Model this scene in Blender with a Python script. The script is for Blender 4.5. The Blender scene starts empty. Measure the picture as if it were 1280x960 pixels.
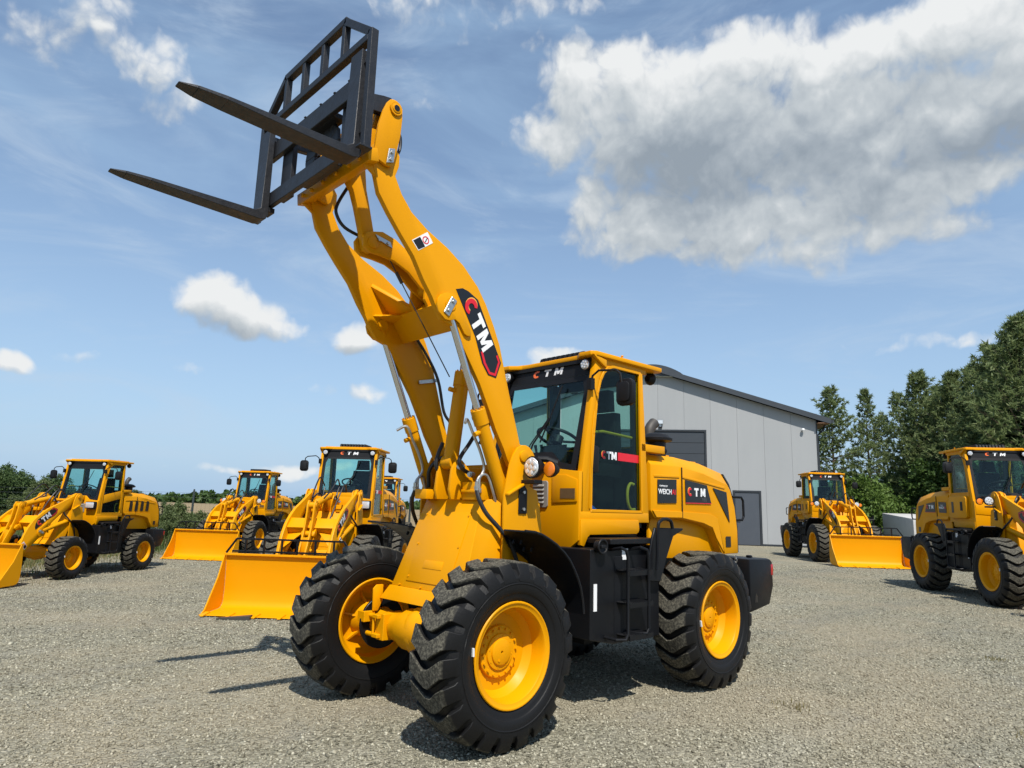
import bpy, bmesh, math, random
import numpy as np
from mathutils import Vector, Matrix

scene = bpy.context.scene
COL = scene.collection
R = math.radians

# ------------------------------------------------------------------ camera
CAM = Vector((3.2688, 4.3953, 1.5458))
YAW, PITCH, ROLL, FPX = -2.32514751, 0.18009999, 0.02923819, 851.9233
FWD = Vector((math.cos(YAW), math.sin(YAW), 0))
RGT = Vector((math.sin(YAW), -math.cos(YAW), 0))


def make_camera():
    cd = bpy.data.cameras.new('camera')
    cd.sensor_fit = 'HORIZONTAL'
    cd.sensor_width = 36
    cd.lens = FPX / 1280 * 36
    cd.clip_start = 0.05
    cd.clip_end = 20000
    o = bpy.data.objects.new('camera', cd)
    COL.objects.link(o)
    f = FWD * math.cos(PITCH) + Vector((0, 0, math.sin(PITCH)))
    up = RGT.cross(f)
    r2 = RGT * math.cos(ROLL) + up * math.sin(ROLL)
    u2 = up * math.cos(ROLL) - RGT * math.sin(ROLL)
    m = Matrix((r2, u2, -f)).transposed().to_4x4()
    m.translation = CAM
    o.matrix_world = m
    scene.camera = o


make_camera()

# ------------------------------------------------------------------ world: sky with clouds
SUN_EL, SUN_AZ = R(55.1), R(58.6)          # azimuth counted from +X towards +Y


def node_tree_helpers(nt):
    N, L = nt.nodes, nt.links

    def nd(t, **kw):
        n = N.new(t)
        for k, v in kw.items():
            setattr(n, k, v)
        return n

    def put(sock, v):
        if isinstance(v, bpy.types.NodeSocket):
            L.new(v, sock)
        else:
            sock.default_value = v

    def math_(op, a, b=0.0, c=None, clamp=False):
        n = nd('ShaderNodeMath', operation=op)
        n.use_clamp = clamp
        put(n.inputs[0], a)
        put(n.inputs[1], b)
        if c is not None:
            put(n.inputs[2], c)
        return n.outputs[0]

    def vmath(op, a, b=(0, 0, 0), scale=None):
        n = nd('ShaderNodeVectorMath', operation=op)
        put(n.inputs[0], a)
        put(n.inputs[1], b)
        if scale is not None:
            put(n.inputs[3], scale)
        return n.outputs['Value'] if op in ('DOT_PRODUCT', 'LENGTH', 'DISTANCE') else n.outputs[0]

    def noise(vec, scale, detail=4, rough=0.5, dist=0.0):
        n = nd('ShaderNodeTexNoise')
        n.inputs['Scale'].default_value = scale
        n.inputs['Detail'].default_value = detail
        n.inputs['Roughness'].default_value = rough
        n.inputs['Distortion'].default_value = dist
        if vec is not None:
            L.new(vec, n.inputs['Vector'])
        return n.outputs['Fac']

    def ramp(fac, stops, interp='LINEAR'):
        n = nd('ShaderNodeValToRGB')
        n.color_ramp.interpolation = interp
        e = n.color_ramp.elements
        while len(e) < len(stops):
            e.new(0.5)
        for el, (p, c) in zip(e, stops):
            el.position = p
            el.color = tuple(c) + (1,) if len(c) == 3 else c
        put(n.inputs[0], fac)
        return n.outputs[0]

    def mixc(fac, a, b, mode='MIX'):
        n = nd('ShaderNodeMix', data_type='RGBA', blend_type=mode)
        put(n.inputs['Factor'], fac)
        put(n.inputs[6], a if isinstance(a, bpy.types.NodeSocket) or len(a) == 4 else tuple(a) + (1,))
        put(n.inputs[7], b if isinstance(b, bpy.types.NodeSocket) or len(b) == 4 else tuple(b) + (1,))
        return n.outputs[2]

    def smooth(v, lo, hi):
        n = nd('ShaderNodeMapRange', interpolation_type='SMOOTHSTEP')
        put(n.inputs[0], v)
        n.inputs[1].default_value = lo
        n.inputs[2].default_value = hi
        return n.outputs[0]
    return nd, put, math_, vmath, noise, ramp, mixc, smooth


def azel(u, v):
    """direction (azimuth to the right of the view axis, elevation) of a point of the sky, radians"""
    f = FWD * math.cos(PITCH) + Vector((0, 0, math.sin(PITCH)))
    up = RGT.cross(f)
    r2 = RGT * math.cos(ROLL) + up * math.sin(ROLL)
    u2 = up * math.cos(ROLL) - RGT * math.sin(ROLL)
    d = (f + r2 * ((u - 640) / FPX) - u2 * ((v - 480) / FPX)).normalized()
    return math.atan2(d.dot(RGT), d.dot(FWD)), math.asin(d.z)


# clouds: centre, half sizes (px of the photograph, turned into angles), strength
CLOUDS = [
    # the big cumulus on the right
    (690, 175, 50, 42, .85), (725, 105, 48, 48, 1), (775, 95, 55, 45, 1), (800, 150, 95, 70, 1), (850, 110, 70, 50, .9),
    (900, 85, 70, 50, 1), (965, 75, 70, 48, 1), (1035, 80, 75, 45, 1), (1100, 60, 70, 45, 1),
    (1180, 40, 90, 62, 1), (1270, 40, 90, 75, 1), (900, 180, 150, 95, 1), (1040, 170, 170, 105, 1),
    (1180, 140, 150, 85, 1), (1270, 130, 90, 75, .9), (745, 260, 38, 42, .95), (810, 275, 80, 48, .95),
    (900, 275, 120, 58, 1), (1020, 270, 120, 60, 1), (1120, 250, 110, 55, .95), (1190, 215, 90, 45, .8),
    (1180, 280, 60, 24, .7), (1100, 292, 100, 30, .85), (860, 306, 130, 22, .8), (1000, 312, 150, 20, .8), (770, 292, 60, 28, .85),
    # thin cloud, upper left
    (60, 55, 75, 34, .50), (120, 20, 70, 40, .52), (168, 72, 60, 42, .58), (205, 115, 46, 40, .52),
    (545, 18, 70, 34, .46), (620, 10, 70, 26, .46), (730, 5, 50, 22, .38), (555, 120, 32, 24, .36), (660, 55, 20, 14, .34),
    # small fair-weather clouds
    (268, 375, 48, 30, .95), (300, 392, 68, 26, .95), (345, 405, 40, 18, .8), (445, 421, 28, 20, .85),
    (10, 447, 26, 13, .75), (105, 440, 42, 10, .5), (230, 461, 24, 7, .45), (700, 450, 42, 17, .95), (735, 450, 26, 12, .8),
    (455, 495, 28, 12, .52), (410, 491, 26, 9, .36), (365, 584, 40, 10, .75), (405, 583, 32, 8, .7), (270, 589, 34, 6, .6), (200, 581, 46, 5, .4), (95, 577, 30, 6, .5),
    (1160, 420, 90, 10, .35), (1215, 255, 30, 12, .4),
]


# where the big cloud is thick and turns its grey underside
CLOUD_SHADE = [(835, 230, 80, 50, .40), (885, 262, 90, 34, .30), (870, 190, 90, 40, .22), (800, 200, 60, 30, .15), (930, 165, 170, 34, .26), (1060, 175, 120, 28, .30), (1110, 245, 80, 30, .40), (1200, 190, 90, 24, .40),
               (1270, 165, 70, 34, .55), (1000, 215, 90, 28, .22), (1010, 285, 90, 16, .15), (1150, 120, 120, 30, .12),
               (295, 412, 70, 14, .42), (445, 436, 34, 10, .40), (10, 456, 30, 8, .4), (455, 502, 34, 7, .4), (105, 444, 50, 8, .5)]


def make_world():
    w = bpy.data.worlds.new('World')
    scene.world = w
    w.use_nodes = True
    nt = w.node_tree
    nt.nodes.clear()
    # ---- cloud field as a node group: unit direction in, density out
    g = bpy.data.node_groups.new('cloud_field', 'ShaderNodeTree')
    g.interface.new_socket('Az', in_out='INPUT', socket_type='NodeSocketFloat')
    g.interface.new_socket('El', in_out='INPUT', socket_type='NodeSocketFloat')
    g.interface.new_socket('Field', in_out='OUTPUT', socket_type='NodeSocketFloat')
    g.interface.new_socket('Shade', in_out='OUTPUT', socket_type='NodeSocketFloat')
    nd, put, m, vm, noise, ramp, mixc, smooth = node_tree_helpers(g)
    gi, go = nd('NodeGroupInput'), nd('NodeGroupOutput')
    cmb = nd('ShaderNodeCombineXYZ')
    g.links.new(gi.outputs[0], cmb.inputs[0])
    g.links.new(gi.outputs[1], cmb.inputs[1])
    base = cmb.outputs[0]
    # bend the coordinate a little so that the outlines are not ellipses
    nw = nd('ShaderNodeTexNoise')
    nw.inputs['Scale'].default_value = 9
    nw.inputs['Detail'].default_value = 3
    g.links.new(base, nw.inputs['Vector'])
    wv = vm('SUBTRACT', nw.outputs['Color'], (.5, .5, .5))
    pos = vm('ADD', base, vm('SCALE', wv, scale=0.05))
    field = None
    for (u, v, ru, rv, s) in CLOUDS:
        a, e = azel(u, v)
        a2, _ = azel(u + ru, v)
        _, e2 = azel(u, v - rv)
        ra, re = max(abs(a2 - a), .004), max(abs(e2 - e), .003)
        q = vm('SUBTRACT', pos, (a, e, 0))
        q = vm('MULTIPLY', q, (1 / ra, 1 / re, 0))
        d = vm('DOT_PRODUCT', q, q)
        val = m('MULTIPLY_ADD', d, -.5 * s, s)
        field = val if field is None else m('SMOOTH_MAX', field, val, .12)
    field = m('MAXIMUM', field, -.9)
    n1 = noise(pos, 11, 10, .60, .35)
    n2 = noise(pos, 40, 6, .6, .1)
    vo = nd('ShaderNodeTexVoronoi', feature='F1')
    vo.inputs['Scale'].default_value = 24
    vo.inputs['Detail'].default_value = 2
    vo.inputs['Roughness'].default_value = .5
    nv = nd('ShaderNodeTexNoise')
    nv.inputs['Scale'].default_value = 40
    nv.inputs['Detail'].default_value = 4
    g.links.new(pos, nv.inputs['Vector'])
    g.links.new(vm('ADD', pos, vm('SCALE', vm('SUBTRACT', nv.outputs['Color'], (.5, .5, .5)), scale=.022)), vo.inputs['Vector'])
    t = m('MULTIPLY_ADD', m('SUBTRACT', n1, .5), 1.05, field)
    t = m('MULTIPLY_ADD', m('SUBTRACT', .74, vo.outputs['Distance']), .44, t)
    t = m('MULTIPLY_ADD', m('SUBTRACT', n2, .5), .22, t)
    dark = None
    for (u, v, ru, rv, s) in CLOUD_SHADE:
        a, e = azel(u, v)
        a2, _ = azel(u + ru, v)
        _, e2 = azel(u, v - rv)
        q = vm('MULTIPLY', vm('SUBTRACT', pos, (a, e, 0)), (1 / abs(a2 - a), 1 / abs(e2 - e), 0))
        d = vm('DOT_PRODUCT', q, q)
        val = m('MULTIPLY', m('EXPONENT', m('MULTIPLY', d, -.8)), s)
        dark = val if dark is None else m('ADD', dark, val)
    dark = m('MULTIPLY', dark, m('MULTIPLY_ADD', m('SUBTRACT', n1, .5), -1.0, .95))
    dark = m('MAXIMUM', dark, 0.0)
    g.links.new(dark, go.inputs[1])
    g.links.new(t, go.inputs[0])
    # ---- the sky itself
    nd, put, m, vm, noise, ramp, mixc, smooth = node_tree_helpers(nt)
    tc = nd('ShaderNodeTexCoord')
    dvec = tc.outputs['Generated']
    sx = vm('DOT_PRODUCT', dvec, tuple(RGT))
    sy = vm('DOT_PRODUCT', dvec, tuple(FWD))
    sz = vm('DOT_PRODUCT', dvec, (0, 0, 1))
    az = m('ARCTAN2', sx, sy)
    el = m('ARCSINE', sz)

    def fld(da, de):
        n = nd('ShaderNodeGroup')
        n.node_tree = g
        put(n.inputs[0], m('ADD', az, da))
        put(n.inputs[1], m('ADD', el, de))
        return n
    fa = fld(0, 0)
    f0, dark = fa.outputs[0], fa.outputs[1]
    f1 = fld(.004, .014).outputs[0]
    f2 = fld(.010, .050).outputs[0]
    alpha = smooth(f0, .16, .72)
    # brighter where the cloud thins towards the sun, greyer where more of it hangs above
    lit = m('ADD', m('MULTIPLY', m('SUBTRACT', f0, f1), .30), m('MULTIPLY', m('SUBTRACT', f0, f2), .34))
    shade = m('SUBTRACT', m('ADD', lit, .70), dark, clamp=True)
    ccol = ramp(shade, [(0, (.25, .295, .345)), (.30, (.33, .375, .42)), (.60, (.455, .495, .525)), (1.0, (.70, .715, .72))])
    # high thin veil over the whole sky
    cv = nd('ShaderNodeCombineXYZ')
    put(cv.inputs[0], m('MULTIPLY', az, .8))
    put(cv.inputs[1], m('MULTIPLY', el, 2.6))
    veil_n = noise(cv.outputs[0], 2.2, 7, .55, .6)
    veil = m('MULTIPLY_ADD', smooth(veil_n, .34, .72), .55, .12)
    low = m('MULTIPLY', m('EXPONENT', m('MULTIPLY', m('MAXIMUM', el, 0.0), -3.0)), 1.0)
    veil = m('MAXIMUM', veil, low)
    cirrus = m('MULTIPLY', smooth(noise(cv.outputs[0], 3.6, 9, .62, 1.2), .46, .78), .55)
    sky = nd('ShaderNodeTexSky', sky_type='NISHITA')
    sky.sun_disc = False
    sky.sun_elevation = SUN_EL
    sky.sun_rotation = math.pi / 2 - SUN_AZ
    sky.altitude = 100
    sky.air_density = 1.0
    sky.dust_density = .2
    sky.ozone_density = 1.2
    bsky = nd('ShaderNodeBackground')
    nt.links.new(sky.outputs[0], bsky.inputs[0])
    bsky.inputs[1].default_value = SKY_STRENGTH
    bveil = nd('ShaderNodeBackground')
    bveil.inputs[0].default_value = (.31, .455, .635, 1)
    bcl = nd('ShaderNodeBackground')
    put(bcl.inputs[0], ccol)
    bcir = nd('ShaderNodeBackground')
    bcir.inputs[0].default_value = (.44, .54, .66, 1)
    mx0 = nd('ShaderNodeMixShader')
    mx1, mx2 = nd('ShaderNodeMixShader'), nd('ShaderNodeMixShader')
    put(mx1.inputs[0], veil)
    nt.links.new(bsky.outputs[0], mx1.inputs[1])
    nt.links.new(bveil.outputs[0], mx1.inputs[2])
    put(mx2.inputs[0], alpha)
    put(mx0.inputs[0], cirrus)
    nt.links.new(mx1.outputs[0], mx0.inputs[1])
    nt.links.new(bcir.outputs[0], mx0.inputs[2])
    nt.links.new(mx0.outputs[0], mx2.inputs[1])
    nt.links.new(bcl.outputs[0], mx2.inputs[2])
    out = nd('ShaderNodeOutputWorld')
    nt.links.new(mx2.outputs[0], out.inputs[0])
    w.cycles.sampling_method = 'MANUAL'
    w.cycles.sample_map_resolution = 512


SKY_STRENGTH = 0.125
make_world()

sun_d = bpy.data.lights.new('sun', 'SUN')
sun_d.energy = 5.0
sun_d.angle = R(.5)
sun_d.color = (1.0, .955, .88)
sun_o = bpy.data.objects.new('sun', sun_d)
COL.objects.link(sun_o)
sdir = Vector((math.cos(SUN_EL) * math.cos(SUN_AZ), math.cos(SUN_EL) * math.sin(SUN_AZ), math.sin(SUN_EL)))
sun_o.rotation_euler = sdir.to_track_quat('Z', 'Y').to_euler()
sun_o.location = sdir * 60
scene.view_settings.view_transform = 'Standard'
scene.view_settings.look = 'None'
scene.view_settings.exposure = 0.28
scene.view_settings.gamma = 1.0
scene.cycles.max_bounces = 8
scene.cycles.diffuse_bounces = 3
scene.cycles.transparent_max_bounces = 16
scene.cycles.caustics_reflective = False
scene.cycles.caustics_refractive = False

# ------------------------------------------------------------------ materials
MATS = {}


def new_mat(name):
    mt = bpy.data.materials.new(name)
    mt.use_nodes = True
    nt = mt.node_tree
    nt.nodes.clear()
    h = node_tree_helpers(nt)
    nd = h[0]
    out = nd('ShaderNodeOutputMaterial')
    bs = nd('ShaderNodeBsdfPrincipled')
    nt.links.new(bs.outputs[0], out.inputs[0])
    MATS[name] = mt
    return mt, nt, bs, out, h


def simple(name, col, rough=.5, metal=0.0, var=.12, nscale=6.0, rvar=.12, coat=0.0, bump=0.0, bscale=60, spec=.5):
    mt, nt, bs, out, (nd, put, m, vm, noise, ramp, mixc, smooth) = new_mat(name)
    tc = nd('ShaderNodeTexCoord')
    v = tc.outputs['Object']
    n = noise(v, nscale, 6, .6)
    lo = tuple(c * (1 - var) for c in col)
    hi = tuple(min(1, c * (1 + var)) for c in col)
    put(bs.inputs['Base Color'], mixc(n, lo, hi))
    n2 = noise(v, nscale * 2.3, 5, .6)
    put(bs.inputs['Roughness'], m('MULTIPLY_ADD', m('SUBTRACT', n2, .5), rvar * 2, rough, True))
    bs.inputs['Metallic'].default_value = metal
    bs.inputs['Specular IOR Level'].default_value = spec
    if coat:
        bs.inputs['Coat Weight'].default_value = coat
        bs.inputs['Coat Roughness'].default_value = .12
    if bump:
        b = nd('ShaderNodeBump')
        b.inputs['Strength'].default_value = bump
        b.inputs['Distance'].default_value = .01
        put(b.inputs['Height'], noise(v, bscale, 5, .6))
        nt.links.new(b.outputs[0], bs.inputs['Normal'])
    return mt


def build_materials():
    # machine paint with faint unevenness and a dusting that thins upwards
    mt, nt, bs, out, (nd, put, m, vm, noise, ramp, mixc, smooth) = new_mat('yellow_paint')
    tc = nd('ShaderNodeTexCoord')
    v = tc.outputs['Object']
    n = noise(v, 3.0, 6, .6)
    c = mixc(n, (.640, .268, .0003), (.700, .298, .0006))
    d = m('MULTIPLY', smooth(noise(v, 9, 8, .7), .58, .80), .10)
    c = mixc(d, c, (.47, .235, .012))
    put(bs.inputs['Base Color'], c)
    put(bs.inputs['Roughness'], m('MULTIPLY_ADD', noise(v, 14, 5, .6), .22, .30))
    bs.inputs['Specular IOR Level'].default_value = .15
    b = nd('ShaderNodeBump')
    b.inputs['Strength'].default_value = .05
    b.inputs['Distance'].default_value = .004
    put(b.inputs['Height'], noise(v, 90, 3, .5))
    nt.links.new(b.outputs[0], bs.inputs['Normal'])

    simple('black_paint', (.0055, .006, .0075), .42, 0, .3, 5, .12, spec=.24)
    simple('fork_steel', (.0085, .009, .012), .50, .0, .5, 9, .16, bump=.25, bscale=30)
    simple('black_plastic', (.0075, .0075, .0085), .5, 0, .3, 12, .1, spec=.25)
    simple('seat_vinyl', (.007, .007, .008), .65, 0, .3, 14, .1, bump=.2, spec=.15)
    simple('hose_rubber', (.010, .010, .011), .45, 0, .3, 30, .1)
    simple('chrome', (.62, .62, .63), .16, 1.0, .06, 20, .06)
    simple('zinc', (.50, .50, .48), .38, .9, .15, 20, .12)
    simple('grey_plastic', (.22, .21, .19), .5, 0, .1)
    simple('brown_plate', (.16, .10, .045), .45, .3, .2, 30)
    simple('red_decal', (.62, .010, .022), .35, 0, .05)
    simple('white_decal', (.78, .78, .78), .38, 0, .04)
    simple('orange_decal', (.80, .14, .03), .38, 0, .05)
    simple('amber_decal', (.80, .42, .06), .38, 0, .05)
    simple('dark_decal_hole_shade', (.008, .008, .009), .3, 0, .1)  # dark print and trim; also paints the shade of holes that are not cut
    simple('grey_decal', (.055, .055, .058), .4, 0, .1)
    simple('lens_white', (.70, .71, .72), .12, .35, .25, 60, .06, coat=.8)
    simple('lens_amber', (.80, .20, .005), .2, 0, .15, 40, .06, coat=.6)
    simple('lens_red', (.35, .006, .008), .2, 0, .15, 40, .06, coat=.6)
    simple('lime_rail', (.42, .27, .012), .45, 0, .08)
    simple('blue_plastic', (.015, .07, .35), .35, 0, .4, 12)
    simple('concrete', (.46, .45, .43), .85, 0, .18, 3, .1, bump=.4, bscale=30)
    simple('post_metal', (.035, .045, .045), .5, .2, .2)
    simple('bark', (.085, .060, .043), .9, 0, .35, 8, .05, bump=.8, bscale=20)
    simple('wall_backing', (.05, .053, .057), .8, 0, .1)
    simple('anthracite_mid', (.062, .071, .086), .42, 0, .12, 1.5, .1)
    simple('anthracite', (.024, .028, .033), .42, 0, .12, 1.5, .1)
    simple('anthracite_light', (.040, .046, .054), .40, 0, .10, 1.5, .1)
    simple('soffit', (.24, .13, .08), .7, 0, .1)
    simple('skylight', (.62, .66, .68), .25, 0, .06)
    simple('weathered_steel', (.06, .055, .05), .6, .3, .3)

    # grey sandwich panels, slightly streaked
    mt, nt, bs, out, (nd, put, m, vm, noise, ramp, mixc, smooth) = new_mat('wall_panel_grey')
    tc = nd('ShaderNodeTexCoord')
    mp = nd('ShaderNodeMapping')
    mp.inputs['Scale'].default_value = (1, 1, .18)
    nt.links.new(tc.outputs['Object'], mp.inputs['Vector'])
    n = noise(mp.outputs[0], 1.6, 6, .6)
    oi = nd('ShaderNodeObjectInfo')
    c = mixc(n, (.30, .308, .312), (.345, .352, .354))
    c = mixc(m('MULTIPLY', oi.outputs['Random'], .16), c, (.22, .235, .245))
    put(bs.inputs['Base Color'], c)
    put(bs.inputs['Roughness'], m('MULTIPLY_ADD', n, .2, .34))

    # tyres: black rubber, dry grey-brown dust on the lug tops
    mt, nt, bs, out, (nd, put, m, vm, noise, ramp, mixc, smooth) = new_mat('tyre_rubber')
    tc = nd('ShaderNodeTexCoord')
    v = tc.outputs['Object']
    sep = nd('ShaderNodeSeparateXYZ')
    nt.links.new(v, sep.inputs[0])
    rad = m('SQRT', m('ADD', m('MULTIPLY', sep.outputs[0], sep.outputs[0]), m('MULTIPLY', sep.outputs[2], sep.outputs[2])))
    top = smooth(rad, .578, .592)
    grit = noise(v, 55, 8, .75)
    patch = noise(v, 6, 5, .6)
    k = m('MULTIPLY', top, m('MULTIPLY_ADD', smooth(grit, .44, .62), .62, m('MULTIPLY', patch, .34)))
    c = mixc(k, (.0075, .0075, .0078), (.165, .152, .115))
    side = m('MULTIPLY', smooth(noise(v, 20, 8, .7), .55, .75), .12)
    c = mixc(side, c, (.035, .032, .028))
    put(bs.inputs['Base Color'], c)
    put(bs.inputs['Roughness'], m('MULTIPLY_ADD', top, .25, .52))
    bs.inputs['Specular IOR Level'].default_value = .22
    b = nd('ShaderNodeBump')
    b.inputs['Strength'].default_value = .35
    b.inputs['Distance'].default_value = .006
    put(b.inputs['Height'], grit)
    nt.links.new(b.outputs[0], bs.inputs['Normal'])

    # tinted cab glass
    for nm, tint, refl in (('cab_glass', (.80, .945, .92), .012), ('door_glass', (.70, .85, .82), .0)):
        mt, nt, bs, out, (nd, put, m, vm, noise, ramp, mixc, smooth) = new_mat(nm)
        nt.nodes.remove(bs)
        tr, gl, mx = nd('ShaderNodeBsdfTransparent'), nd('ShaderNodeBsdfGlossy'), nd('ShaderNodeMixShader')
        tr.inputs[0].default_value = tint + (1,)
        gl.inputs['Roughness'].default_value = .015
        gl.inputs['Color'].default_value = (.9, .95, .95, 1)
        ge = nd('ShaderNodeNewGeometry')
        cs = m('ABSOLUTE', vm('DOT_PRODUCT', ge.outputs['Normal'], ge.outputs['Incoming']))
        fr = m('POWER', m('SUBTRACT', 1.0, cs, clamp=True), 5.0)
        put(mx.inputs[0], m('MULTIPLY_ADD', fr, .95, refl + .012))
        nt.links.new(tr.outputs[0], mx.inputs[1])
        nt.links.new(gl.outputs[0], mx.inputs[2])
        nt.links.new(mx.outputs[0], out.inputs[0])

    # gravel
    mt, nt, bs, out, (nd, put, m, vm, noise, ramp, mixc, smooth) = new_mat('gravel_ground')
    tc = nd('ShaderNodeTexCoord')
    v = tc.outputs['Object']

    def vor(scale, feat='F1'):
        n = nd('ShaderNodeTexVoronoi', feature=feat)
        n.inputs['Scale'].default_value = scale
        nt.links.new(v, n.inputs['Vector'])
        return n
    va, vb = vor(38), vor(70)
    sepc = nd('ShaderNodeSeparateColor')
    nt.links.new(va.outputs['Color'], sepc.inputs[0])
    sepd = nd('ShaderNodeSeparateColor')
    nt.links.new(vb.outputs['Color'], sepd.inputs[0])
    ca = ramp(sepc.outputs[0], [(0, (0.0884, 0.0828, 0.0588)), (0.35, (0.2046, 0.1911, 0.1386)), (0.7, (0.2837, 0.2657, 0.1966)), (1, (0.4278, 0.405, 0.3108))])
    cb = ramp(sepd.outputs[0], [(0, (0.093, 0.0874, 0.0622)), (0.5, (0.2232, 0.2084, 0.1512)), (1, (0.372, 0.3503, 0.2646))])
    c = mixc(noise(v, 30, 3, .5), ca, cb)
    big = noise(v, .35, 5, .6)
    c = mixc(m('MULTIPLY', smooth(big, .42, .62), .42), c, (.33, .28, .195))
    # lines packed down by wheels
    mp = nd('ShaderNodeMapping')
    mp.inputs['Rotation'].default_value = (0, 0, -.55)
    mp.inputs['Scale'].default_value = (.10, 1, 1)
    nt.links.new(v, mp.inputs['Vector'])
    rut = noise(mp.outputs[0], .9, 5, .6, .4)
    c = mixc(m('MULTIPLY', smooth(rut, .50, .70), .34), c, (.175, .172, .148))
    c = mixc(m('MULTIPLY', smooth(rut, .46, .28), .22), c, (.38, .365, .30))
    wash = noise(v, 1.6, 6, .65)
    c = mixc(m('MULTIPLY', smooth(wash, .52, .74), .30), c, (.19, .19, .17))
    put(bs.inputs['Base Color'], c)
    bs.inputs['Roughness'].default_value = .92
    bs.inputs['Specular IOR Level'].default_value = .2
    ha = m('SUBTRACT', 1, m('MULTIPLY', va.outputs['Distance'], 1.3))
    hb = m('SUBTRACT', 1, m('MULTIPLY', vb.outputs['Distance'], 1.3))
    b = nd('ShaderNodeBump')
    b.inputs['Strength'].default_value = .9
    b.inputs['Distance'].default_value = .016
    put(b.inputs['Height'], m('MULTIPLY_ADD', hb, .5, ha))
    nt.links.new(b.outputs[0], bs.inputs['Normal'])

    mt, nt, bs, out, (nd, put, m, vm, noise, ramp, mixc, smooth) = new_mat('gravel_stone')
    geo = nd('ShaderNodeNewGeometry')
    ri = geo.outputs['Random Per Island']
    tc = nd('ShaderNodeTexCoord')
    v = tc.outputs['Object']
    c = ramp(ri, [(0, (0.0744, 0.0692, 0.0487)), (0.3, (0.186, 0.1729, 0.1235)), (0.62, (0.2697, 0.2512, 0.1848)), (0.9, (0.3627, 0.3412, 0.2579)), (1, (0.4836, 0.4596, 0.3612))])
    big = noise(v, .35, 5, .6)
    c = mixc(m('MULTIPLY', smooth(big, .42, .62), .42), c, (.33, .28, .195))
    # lines packed down by wheels
    mp = nd('ShaderNodeMapping')
    mp.inputs['Rotation'].default_value = (0, 0, -.55)
    mp.inputs['Scale'].default_value = (.10, 1, 1)
    nt.links.new(v, mp.inputs['Vector'])
    rut = noise(mp.outputs[0], .9, 5, .6, .4)
    c = mixc(m('MULTIPLY', smooth(rut, .50, .70), .34), c, (.175, .172, .148))
    c = mixc(m('MULTIPLY', smooth(rut, .46, .28), .22), c, (.38, .365, .30))
    wash = noise(v, 1.6, 6, .65)
    c = mixc(m('MULTIPLY', smooth(wash, .52, .74), .30), c, (.20, .20, .18))
    put(bs.inputs['Base Color'], c)
    bs.inputs['Roughness'].default_value = .9
    bs.inputs['Specular IOR Level'].default_value = .25

    # earth with grass, field, foliage
    mt, nt, bs, out, (nd, put, m, vm, noise, ramp, mixc, smooth) = new_mat('meadow')
    tc = nd('ShaderNodeTexCoord')
    v = tc.outputs['Object']
    n = noise(v, .25, 7, .65)
    n2 = noise(v, 5, 6, .7)
    c = ramp(n, [(.3, (.055, .085, .022)), (.5, (.085, .105, .030)), (.68, (.15, .13, .055))])
    c = mixc(m('MULTIPLY', n2, .5), c, (.05, .06, .02))
    put(bs.inputs['Base Color'], c)
    bs.inputs['Roughness'].default_value = .95
    b = nd('ShaderNodeBump')
    b.inputs['Strength'].default_value = .8
    b.inputs['Distance'].default_value = .12
    put(b.inputs['Height'], noise(v, 9, 6, .7))
    nt.links.new(b.outputs[0], bs.inputs['Normal'])

    mt, nt, bs, out, (nd, put, m, vm, noise, ramp, mixc, smooth) = new_mat('crop')
    tc = nd('ShaderNodeTexCoord')
    v = tc.outputs['Object']
    n = noise(v, .12, 7, .65)
    n2 = noise(v, 2.2, 6, .7)
    c = ramp(n, [(.3, (.20, .145, .070)), (.55, (.27, .19, .095)), (.75, (.19, .16, .065))])
    c = mixc(m('MULTIPLY', n2, .45), c, (.15, .115, .05))
    put(bs.inputs['Base Color'], c)
    bs.inputs['Roughness'].default_value = .95

    def leaf(name, dark, mid, light, trans=.25):
        mt, nt, bs, out, (nd, put, m, vm, noise, ramp, mixc, smooth) = new_mat(name)
        geo = nd('ShaderNodeNewGeometry')
        oi = nd('ShaderNodeObjectInfo')
        tc = nd('ShaderNodeTexCoord')
        cl = noise(tc.outputs['Object'], 1.1, 4, .6)
        f = m('ADD', m('MULTIPLY', geo.outputs['Random Per Island'], .55), m('MULTIPLY_ADD', cl, .6, -.08))
        c = ramp(f, [(.15, dark), (.5, mid), (.9, light)])
        c = mixc(m('MULTIPLY', oi.outputs['Random'], .25), c, mid)
        put(bs.inputs['Base Color'], c)
        bs.inputs['Roughness'].default_value = .6
        bs.inputs['Specular IOR Level'].default_value = .3
        tl, mx = nd('ShaderNodeBsdfTranslucent'), nd('ShaderNodeMixShader')
        put(tl.inputs[0], c)
        mx.inputs[0].default_value = trans
        nt.links.new(bs.outputs[0], mx.inputs[1])
        nt.links.new(tl.outputs[0], mx.inputs[2])
        nt.links.new(mx.outputs[0], out.inputs[0])
    leaf('pine_needles', (.090, .135, .048), (.175, .225, .085), (.290, .330, .150), .45)
    leaf('broad_leaf', (.030, .060, .014), (.058, .105, .022), (.105, .165, .040), .3)
    leaf('dark_leaf', (.040, .072, .024), (.070, .115, .036), (.120, .170, .055), .3)
    leaf('bush_leaf', (.060, .110, .020), (.105, .175, .034), (.18, .25, .06), .3)
    leaf('olive_leaf', (.065, .090, .028), (.110, .145, .050), (.19, .22, .095), .35)
    leaf('dry_grass', (.10, .095, .03), (.20, .17, .07), (.34, .28, .14), .3)
    leaf('green_grass', (.045, .080, .016), (.085, .130, .028), (.17, .20, .06), .3)


build_materials()

# ------------------------------------------------------------------ mesh builder


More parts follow.
